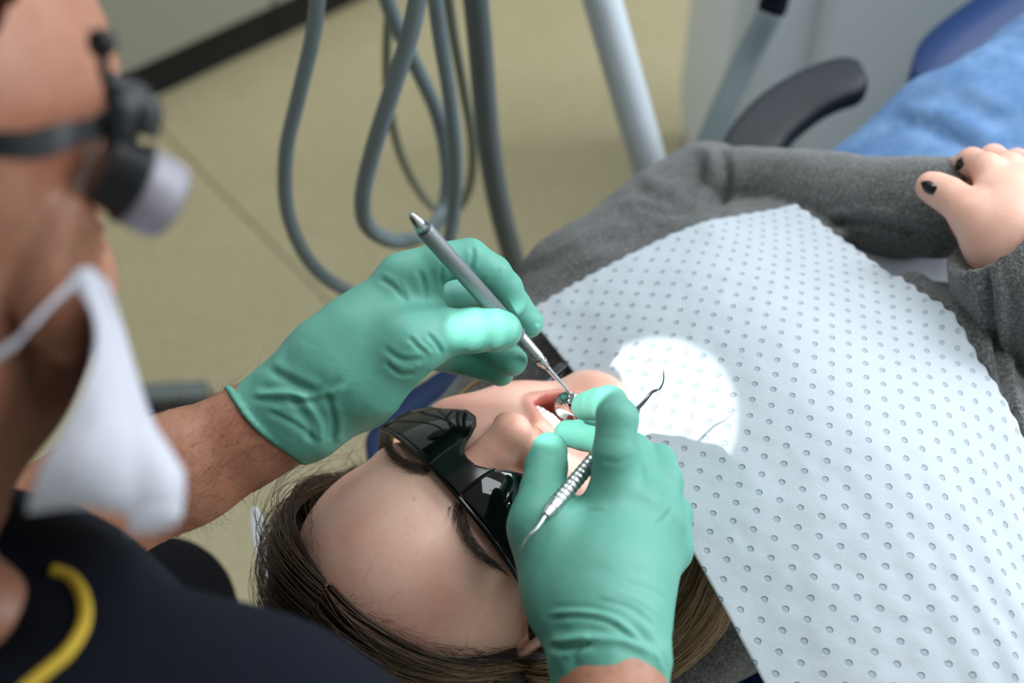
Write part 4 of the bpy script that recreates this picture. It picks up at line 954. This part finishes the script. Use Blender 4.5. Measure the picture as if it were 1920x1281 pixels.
Bd.chain([(ELb, .046), (D(40, 1045, .795), .044), (D(200, 964, .795), .0430), (D(340, 892, .797), .0350), (D(470, 815, .8), .0265), (D(535, 778, .800), .0225), (D(570, 755, .800), .0205)], .012)
Bd.chain([(ERb, .040), (WRb - (WRb - ERb) * .35, .034), (WRb, .0245), (D(1146, 1275, .703), .0205), (D(1142, 1225, .708), .0175)], .012)
Bd.chain([(D(-60, 1500, .60), .10), (D(-60, 1500, .60) - zx_ * .25, .12)], .03, flat=dZ, fs=1.4)
hand_field(Bd, Lh, -.0030); hand_field(Bd, Rh, -.0030)
DV, DQ = Bd.mesh(2)
V = DV.copy(); Q = DQ
V[:len(DV)] = folds(DV, DQ, [([(350, 905), (430, 850), (500, 818)], -.0010, 9), ([(390, 850), (450, 815), (500, 790)], -.0007, 9)])
dent = mesh_obj('person', V, Q, M_skinD)
tag(dent, 'dentist in navy tunic and white mask, bending over with green gloved hands', 'person')
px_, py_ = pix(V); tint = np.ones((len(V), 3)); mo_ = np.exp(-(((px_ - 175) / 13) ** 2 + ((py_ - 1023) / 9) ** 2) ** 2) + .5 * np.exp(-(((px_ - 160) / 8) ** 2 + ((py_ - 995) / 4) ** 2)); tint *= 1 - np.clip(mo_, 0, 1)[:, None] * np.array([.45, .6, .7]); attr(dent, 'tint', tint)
gL = mesh_child('glove', GV, GQ, M_glove, dent); gR = mesh_child('glove', GR, GRQ, M_glove, dent)
attr(gL, 'tint', np.ones(len(GV))); attr(gR, 'tint', np.ones(len(GR))*.93)  # right glove's colour darkened evenly, standing in for weaker light on it
tag(gL, 'green glove pinching the mirror handle'); tag(gR, 'green glove seen from the back of the hand')
dtree = bvh(DV, DQ)
# forearm hairs
ps, ts = [], []
for i in range(420):
    a_ = rng.random(); x_ = 250 + a_ * 290; y_ = (960 - (x_ - 250) * .55) + rng.normal(0, 62)
    p = hit(dtree, x_, y_, 0)
    if p is None: continue
    dr = D(480, 770, .8) - D(350, 880, .8); dr /= np.linalg.norm(dr); up = (CAM - p) / np.linalg.norm(CAM - p); d0 = dr * .6 + CR * .3 + CU * rng.normal(.1, .5) + up * .25; ln = .005 + .008 * rng.random(); k_ = rng.normal(0, .4, 3)
    ps.append(np.array([p + d0 * ln * q + k_ * ln * q * q for q in np.linspace(0, 1, 5)])); ts.append(np.array([.10, .06, .04]))
for i in range(150):                    # silhouette hairs along both edges
    t = rng.random(); up = rng.random() < .65; e = np.array([270, 800]) * (1 - t) + np.array([440, 728]) * t if up else np.array([330, 1005]) * (1 - t) + np.array([545, 872]) * t
    for dd_ in range(0, 60, 3):
        q = e + (np.array([.3, 1]) if up else np.array([-.3, -1])) * (dd_ - 20); p = hit(dtree, q[0], q[1], 0)
        if p is not None: break
    if p is None: continue
    sg = 1 if up else -1; d0 = CU * sg * (.3 + .6 * rng.random()) + CR * rng.normal(.2, .6); ln = .005 + .008 * rng.random(); k_ = rng.normal(0, .5, 3)
    ps.append(np.array([p + d0 * ln * q_ + k_ * ln * q_ * q_ for q_ in np.linspace(0, 1, 6)])); ts.append(np.array([.07, .045, .035]))
ah = strands('arm_hair', ps, .00007, ts, M_hair, dent, .3); ah['kind'] = 'stuff'
# tunic
tu = Field(np.minimum.reduce([SHb, SRb, ERb, D(-60, 1500, .60)]) - [.22, .20, .42], np.maximum.reduce([SHb, SRb, ERb]) + [.10, .14, .12], .005)
tu.chain([(D(-100, 1395, .545), .078), (D(430, 1550, .53), .070), (D(700, 1735, .51), .066), (ERb * .55 + SRb * .45, .062)], .03)
tu.chain([(D(-100, 1395, .560), .080), (SHb, .075), (SHb * .55 + ELb * .45, .062)], .03)
tu.chain([(D(-60, 1500, .64), .14), (D(-60, 1500, .64) - zx_ * .22, .16)], .05, flat=dZ, fs=1.3)
tu.cone(D(-45, 1150, .485), D(-45, 1150, .44), .018, .022, .006, 'sub')
TV, TQ = tu.mesh(2); TV = TV + normals(TV, TQ) * (vnoise(TV, 12, 9, 2) * .010)[:, None]
tunic = mesh_child('tunic', TV, TQ, M_navy_cloth, dent); ttree = bvh(TV, TQ)
pp = [hit(ttree, a, b_, .0006) for a, b_ in cr_spline([(98, 1072), (135, 1088), (158, 1130), (155, 1180), (125, 1228), (85, 1262), (40, 1300)], 8)]
pp = [p for p in pp if p is not None]
if len(pp) > 4:
    V, F_ = tube(np.array(pp), .0025, 12, flat=1.0); tag(mesh_child('piping', V, F_, M_yellow, tunic), 'yellow piping around the neckline')
# trousers: knee and thigh under the forearm
kn = Field(np.array([-.62, -.1, .38]), np.array([.02, .78, .75]), .006)
kn.chain([(D(250, 1330, 1.05), .075), (D(295, 1160, 1.13), .056), (D(300, 1145, 1.14), .054)], .03); kn.chain([(D(60, 1400, 1.1), .11), (D(250, 1330, 1.05), .085)], .03)
V, Q = kn.mesh(1); mesh_child('trousers', V, Q, M_black_cloth, dent)
# face mask: loop at the cheek, strip down the nose side, lower cup hanging free
mk = [[(128, 520, .452), (148, 505, .452), (172, 505, .458), (198, 530, .468)],
      [(172, 590, .455), (190, 585, .458), (208, 592, .466), (226, 612, .474)],
      [(176, 665, .452), (200, 665, .456), (226, 672, .462), (248, 690, .470)],
      [(140, 770, .444), (190, 765, .446), (240, 770, .452), (278, 785, .462)],
      [(88, 860, .438), (160, 850, .436), (240, 850, .440), (318, 855, .452)],
      [(60, 925, .438), (150, 915, .434), (245, 925, .436), (336, 900, .446)],
      [(52, 962, .440), (150, 950, .436), (238, 962, .436), (330, 972, .444)]]
mk = [r + [(r[-1][0] - 2, r[-1][1], r[-1][2] + .05), (r[-1][0] - 14, r[-1][1], r[-1][2] + .11), (r[-1][0] - 60, r[-1][1], r[-1][2] + .15)] for r in mk]
G = sheet([[D(*p) for p in r] for r in mk], 60, 70); V, F_ = grid_solid(G, .0016)
mask = mesh_child('face_mask', V, F_, M_mask, dent)
V, F_ = grid_solid(sheet([[D(236, 950, .438), D(285, 925, .438), D(333, 905, .445)], [D(240, 975, .436), D(290, 960, .437), D(333, 960, .443)], [D(240, 997, .437), D(268, 998, .438), D(325, 985, .443)]], 14, 14), .0022); mesh_child('mask_tip', V, F_, M_mask, mask)
st = cr_spline([D(160, 518, .4515), D(120, 548, .447), D(70, 598, .440), D(20, 650, .436), D(-60, 700, .44)], 8); T, N_, B_ = frames(st)
sd = CU * .8 + CR * .6
G = np.stack([st + sd * q for q in np.linspace(-.0035, .0035, 6)], 1); V, F_ = grid_solid(G, .0012); mesh_child('ear_loop', V, F_, M_mask, mask)
# ------------------------------------------------------------------ loupes
lo = empty('dental_loupes', D(200, 240, .47), 'black magnifying loupes with grey barrels on the bent head of the dentist', 'loupes')
tm = cr_spline([D(205, 238, .462), D(170, 243, .457), D(120, 258, .446), D(60, 272, .440), D(0, 272, .437), D(-90, 262, .436)], 8); hh = np.interp(np.linspace(0, 1, len(tm)), [0, .3, .5, .8, 1], [.0030, .0036, .0048, .0042, .0036])
Vt = np.concatenate([[p + CU * h_ - CF * .0012, p - CU * h_ - CF * .0012, p - CU * h_ + CF * .0014, p + CU * h_ + CF * .0014] for p, h_ in zip(tm, hh)]); n = len(tm)
Ft = [(i * 4 + k_, i * 4 + (k_ + 1) % 4, i * 4 + 4 + (k_ + 1) % 4, i * 4 + 4 + k_) for i in range(n - 1) for k_ in range(4)] + [(0, 1, 2, 3), tuple(4 * n - 4 + q for q in (3, 2, 1, 0))]
mesh_child('temple', Vt, Ft, M_black_soft, lo, smooth=False)
fr_ = cr_spline([D(196, 236, .463), D(225, 215, .472), D(238, 230, .50), D(235, 260, .53)], 8); V, F_ = tube(fr_, .0045, 12); mesh_child('frame', V, F_, M_black_soft, lo)
for (a, b_, c_) in (((206, 322, .462), (318, 382, .474), 0), ((215, 318, .515), (312, 372, .527), 1)):
    p0, p1 = D(*a), D(*b_); ax = (p1 - p0) / np.linalg.norm(p1 - p0)
    V, F_ = lathe(p0 - ax * .004, p0 + (p1 - p0) * .38, [(0, .009), (.05, .0115), (.9, .0130), (.93, .0142), (1, .0142)], 36); mesh_child('eyepiece', V, F_, M_black_soft, lo)
    V, F_ = lathe(p0 + (p1 - p0) * .38, p1, [(0, .0130), (.06, .0136), (.9, .0136), (1, .0124)], 36); bb_ = tag(mesh_child('barrel', V, F_, M_loupe_grey, lo), 'grey barrel')
    V, F_ = lathe(p1 - ax * .001, p1 + ax * .0008, [(0, .0118), (1, .0112)], 30); mesh_child('objective_lens', V, F_, M_lens, bb_)
V, F_ = join(tube(cr_spline([D(228, 290, .468), D(222, 250, .462), D(236, 205, .462), D(258, 175, .468)], 6), .0052, 12), tube(cr_spline([D(262, 190, .468), D(270, 215, .468), D(262, 250, .468)], 5), .0060, 12), tube(cr_spline([D(200, 160, .465), D(232, 172, .467), D(262, 186, .47)], 5), .0048, 12), tube([D(214, 205, .463), D(250, 208, .462)], .0062, 14))
mesh_child('hinge_mount', V, F_, M_black_soft, lo)
V, F_ = lathe(D(180, 82, .456), D(200, 79, .46), [(0, .0035), (.1, .0046), (.9, .0048), (1, .003)], 20); mesh_child('adjuster_knob', V, F_, M_black_soft, lo)
V, F_ = tube(cr_spline([D(190, 92, .458), D(196, 140, .461), D(206, 170, .465)], 6), .0018, 8); mesh_child('lamp_cable', V, F_, M_black_soft, lo)
hd_ = np.array(HT) - np.array(HL); hd_ /= np.linalg.norm(hd_); V, F_ = lathe(HL - hd_ * .022, HL - hd_ * .006, [(0, .004), (.1, .0085), (.95, .0095), (1, .0085)], 24); mesh_child('headlamp', V, F_, M_black_soft, lo)
V, F_ = tube(cr_spline([HL - hd_ * .02, D(250, 190, .52), D(236, 190, .48)], 5), .0032, 10); mesh_child('headlamp_bracket', V, F_, M_black_soft, lo)
# ------------------------------------------------------------------ instruments
mi = empty('mouth_mirror', D(1065, 757, .868), 'steel mouth mirror with matte grey handle, held slanting into the open mouth', 'mirror')
m0, m1 = D(770, 402, .742), D(1062, 730, .862); md = m1 - m0; ML = np.linalg.norm(md); md /= ML
def onm(t): return m0 + md * ML * t
V, F_ = lathe(onm(0), onm(.075), [(0, .0014), (.04, .0018), (.5, .0032), (1, .0043)], 28); mesh_child('end_cone', V, F_, M_steel, mi)
V, F_ = lathe(onm(.075), onm(.66), [(0, .0046), (.01, .0048), (.99, .0048), (1, .0040)], 32); mesh_child('handle', V, F_, M_matte_steel, mi)
pr = []
for i in range(91): t = i / 90; pr.append((t, (.0037 - .0004 * t) + .00045 * math.sin(t * 2 * math.pi * 12)))
V, F_ = lathe(onm(.66), onm(.795), pr, 28); mesh_child('knurled_grip', V, F_, M_steel, mi)
V, F_ = lathe(onm(.795), onm(.86), [(0, .0035), (.2, .0028), (.3, .0034), (.45, .0034), (.5, .0026), (.75, .0026), (.8, .0021), (1, .0018)], 24); mesh_child('collar', V, F_, M_steel, mi)
sk = cr_spline([onm(.86), onm(.93), onm(1.0), D(1068, 738, .868)], 6); V, F_ = tube(sk, np.interp(np.linspace(0, 1, len(sk)), [0, 1], [.0017, .0009]), 14); mesh_child('shank', V, F_, M_steel, mi)
mc = D(1068, 762, .868); mn = (CAM - mc) / np.linalg.norm(CAM - mc) * .9 + CR * -.22 + CU * -.30; mn /= np.linalg.norm(mn)
V, F_ = lathe(mc - mn * .0012, mc + mn * .0006, [(0, .0080), (.3, .0092), (1, .0096)], 48); hd = mesh_child('mirror_rim', V, F_, M_steel, mi)
V, F_ = lathe(mc + mn * .0004, mc + mn * .0008, [(0, .0089), (1, .0089)], 48); mesh_child('mirror_glass', V, F_, M_mirror, hd)
sc_ = empty('periodontal_scaler', D(1018, 972, .72), 'ribbed steel scaler with hooked tips, resting across the back glove', 'scaler')
s0, s1 = D(1022, 968, .722), D(1196, 766, .802); sd_ = s1 - s0; SL = np.linalg.norm(sd_); sd_ /= SL
def ons(t): return s0 + sd_ * SL * t
V, F_ = lathe(ons(0), ons(.10), [(0, .0012), (.05, .0021), (.55, .0036), (.6, .0041), (1, .0042)], 8); mesh_child('lower_collar', V, F_, M_steel, sc_, smooth=False)
pr = [(i / 160, .0040 + .00032 * math.sin(i / 160 * 2 * math.pi * 22)) for i in range(161)]
V, F_ = lathe(ons(.10), ons(.90), pr, 28); mesh_child('ribbed_handle', V, F_, M_steel, sc_)
V, F_ = lathe(ons(.90), ons(1.0), [(0, .0040), (.5, .0032), (.9, .0020), (1, .0012)], 24); mesh_child('upper_collar', V, F_, M_dark_steel, sc_)
h1 = cr_spline([ons(1.0), D(1209, 752, .803), D(1222, 736, .803), D(1230, 732, .803), D(1238, 728, .802), D(1244, 714, .800), D(1244, 695, .797)], 6); V, F_ = tube(h1, np.interp(np.linspace(0, 1, len(h1)), [0, .5, 1], [.0011, .0007, .00018]), 12); mesh_child('upper_tip', V, F_, M_dark_steel, sc_)
h2 = cr_spline([ons(0), D(1012, 984, .719), D(1002, 996, .717), D(990, 1006, .716), D(978, 1026, .716), D(969, 1046, .717)], 6); V, F_ = tube(h2, np.interp(np.linspace(0, 1, len(h2)), [0, .5, 1], [.0011, .0008, .0006]), 12); mesh_child('lower_tip', V, F_, M_steel, sc_)
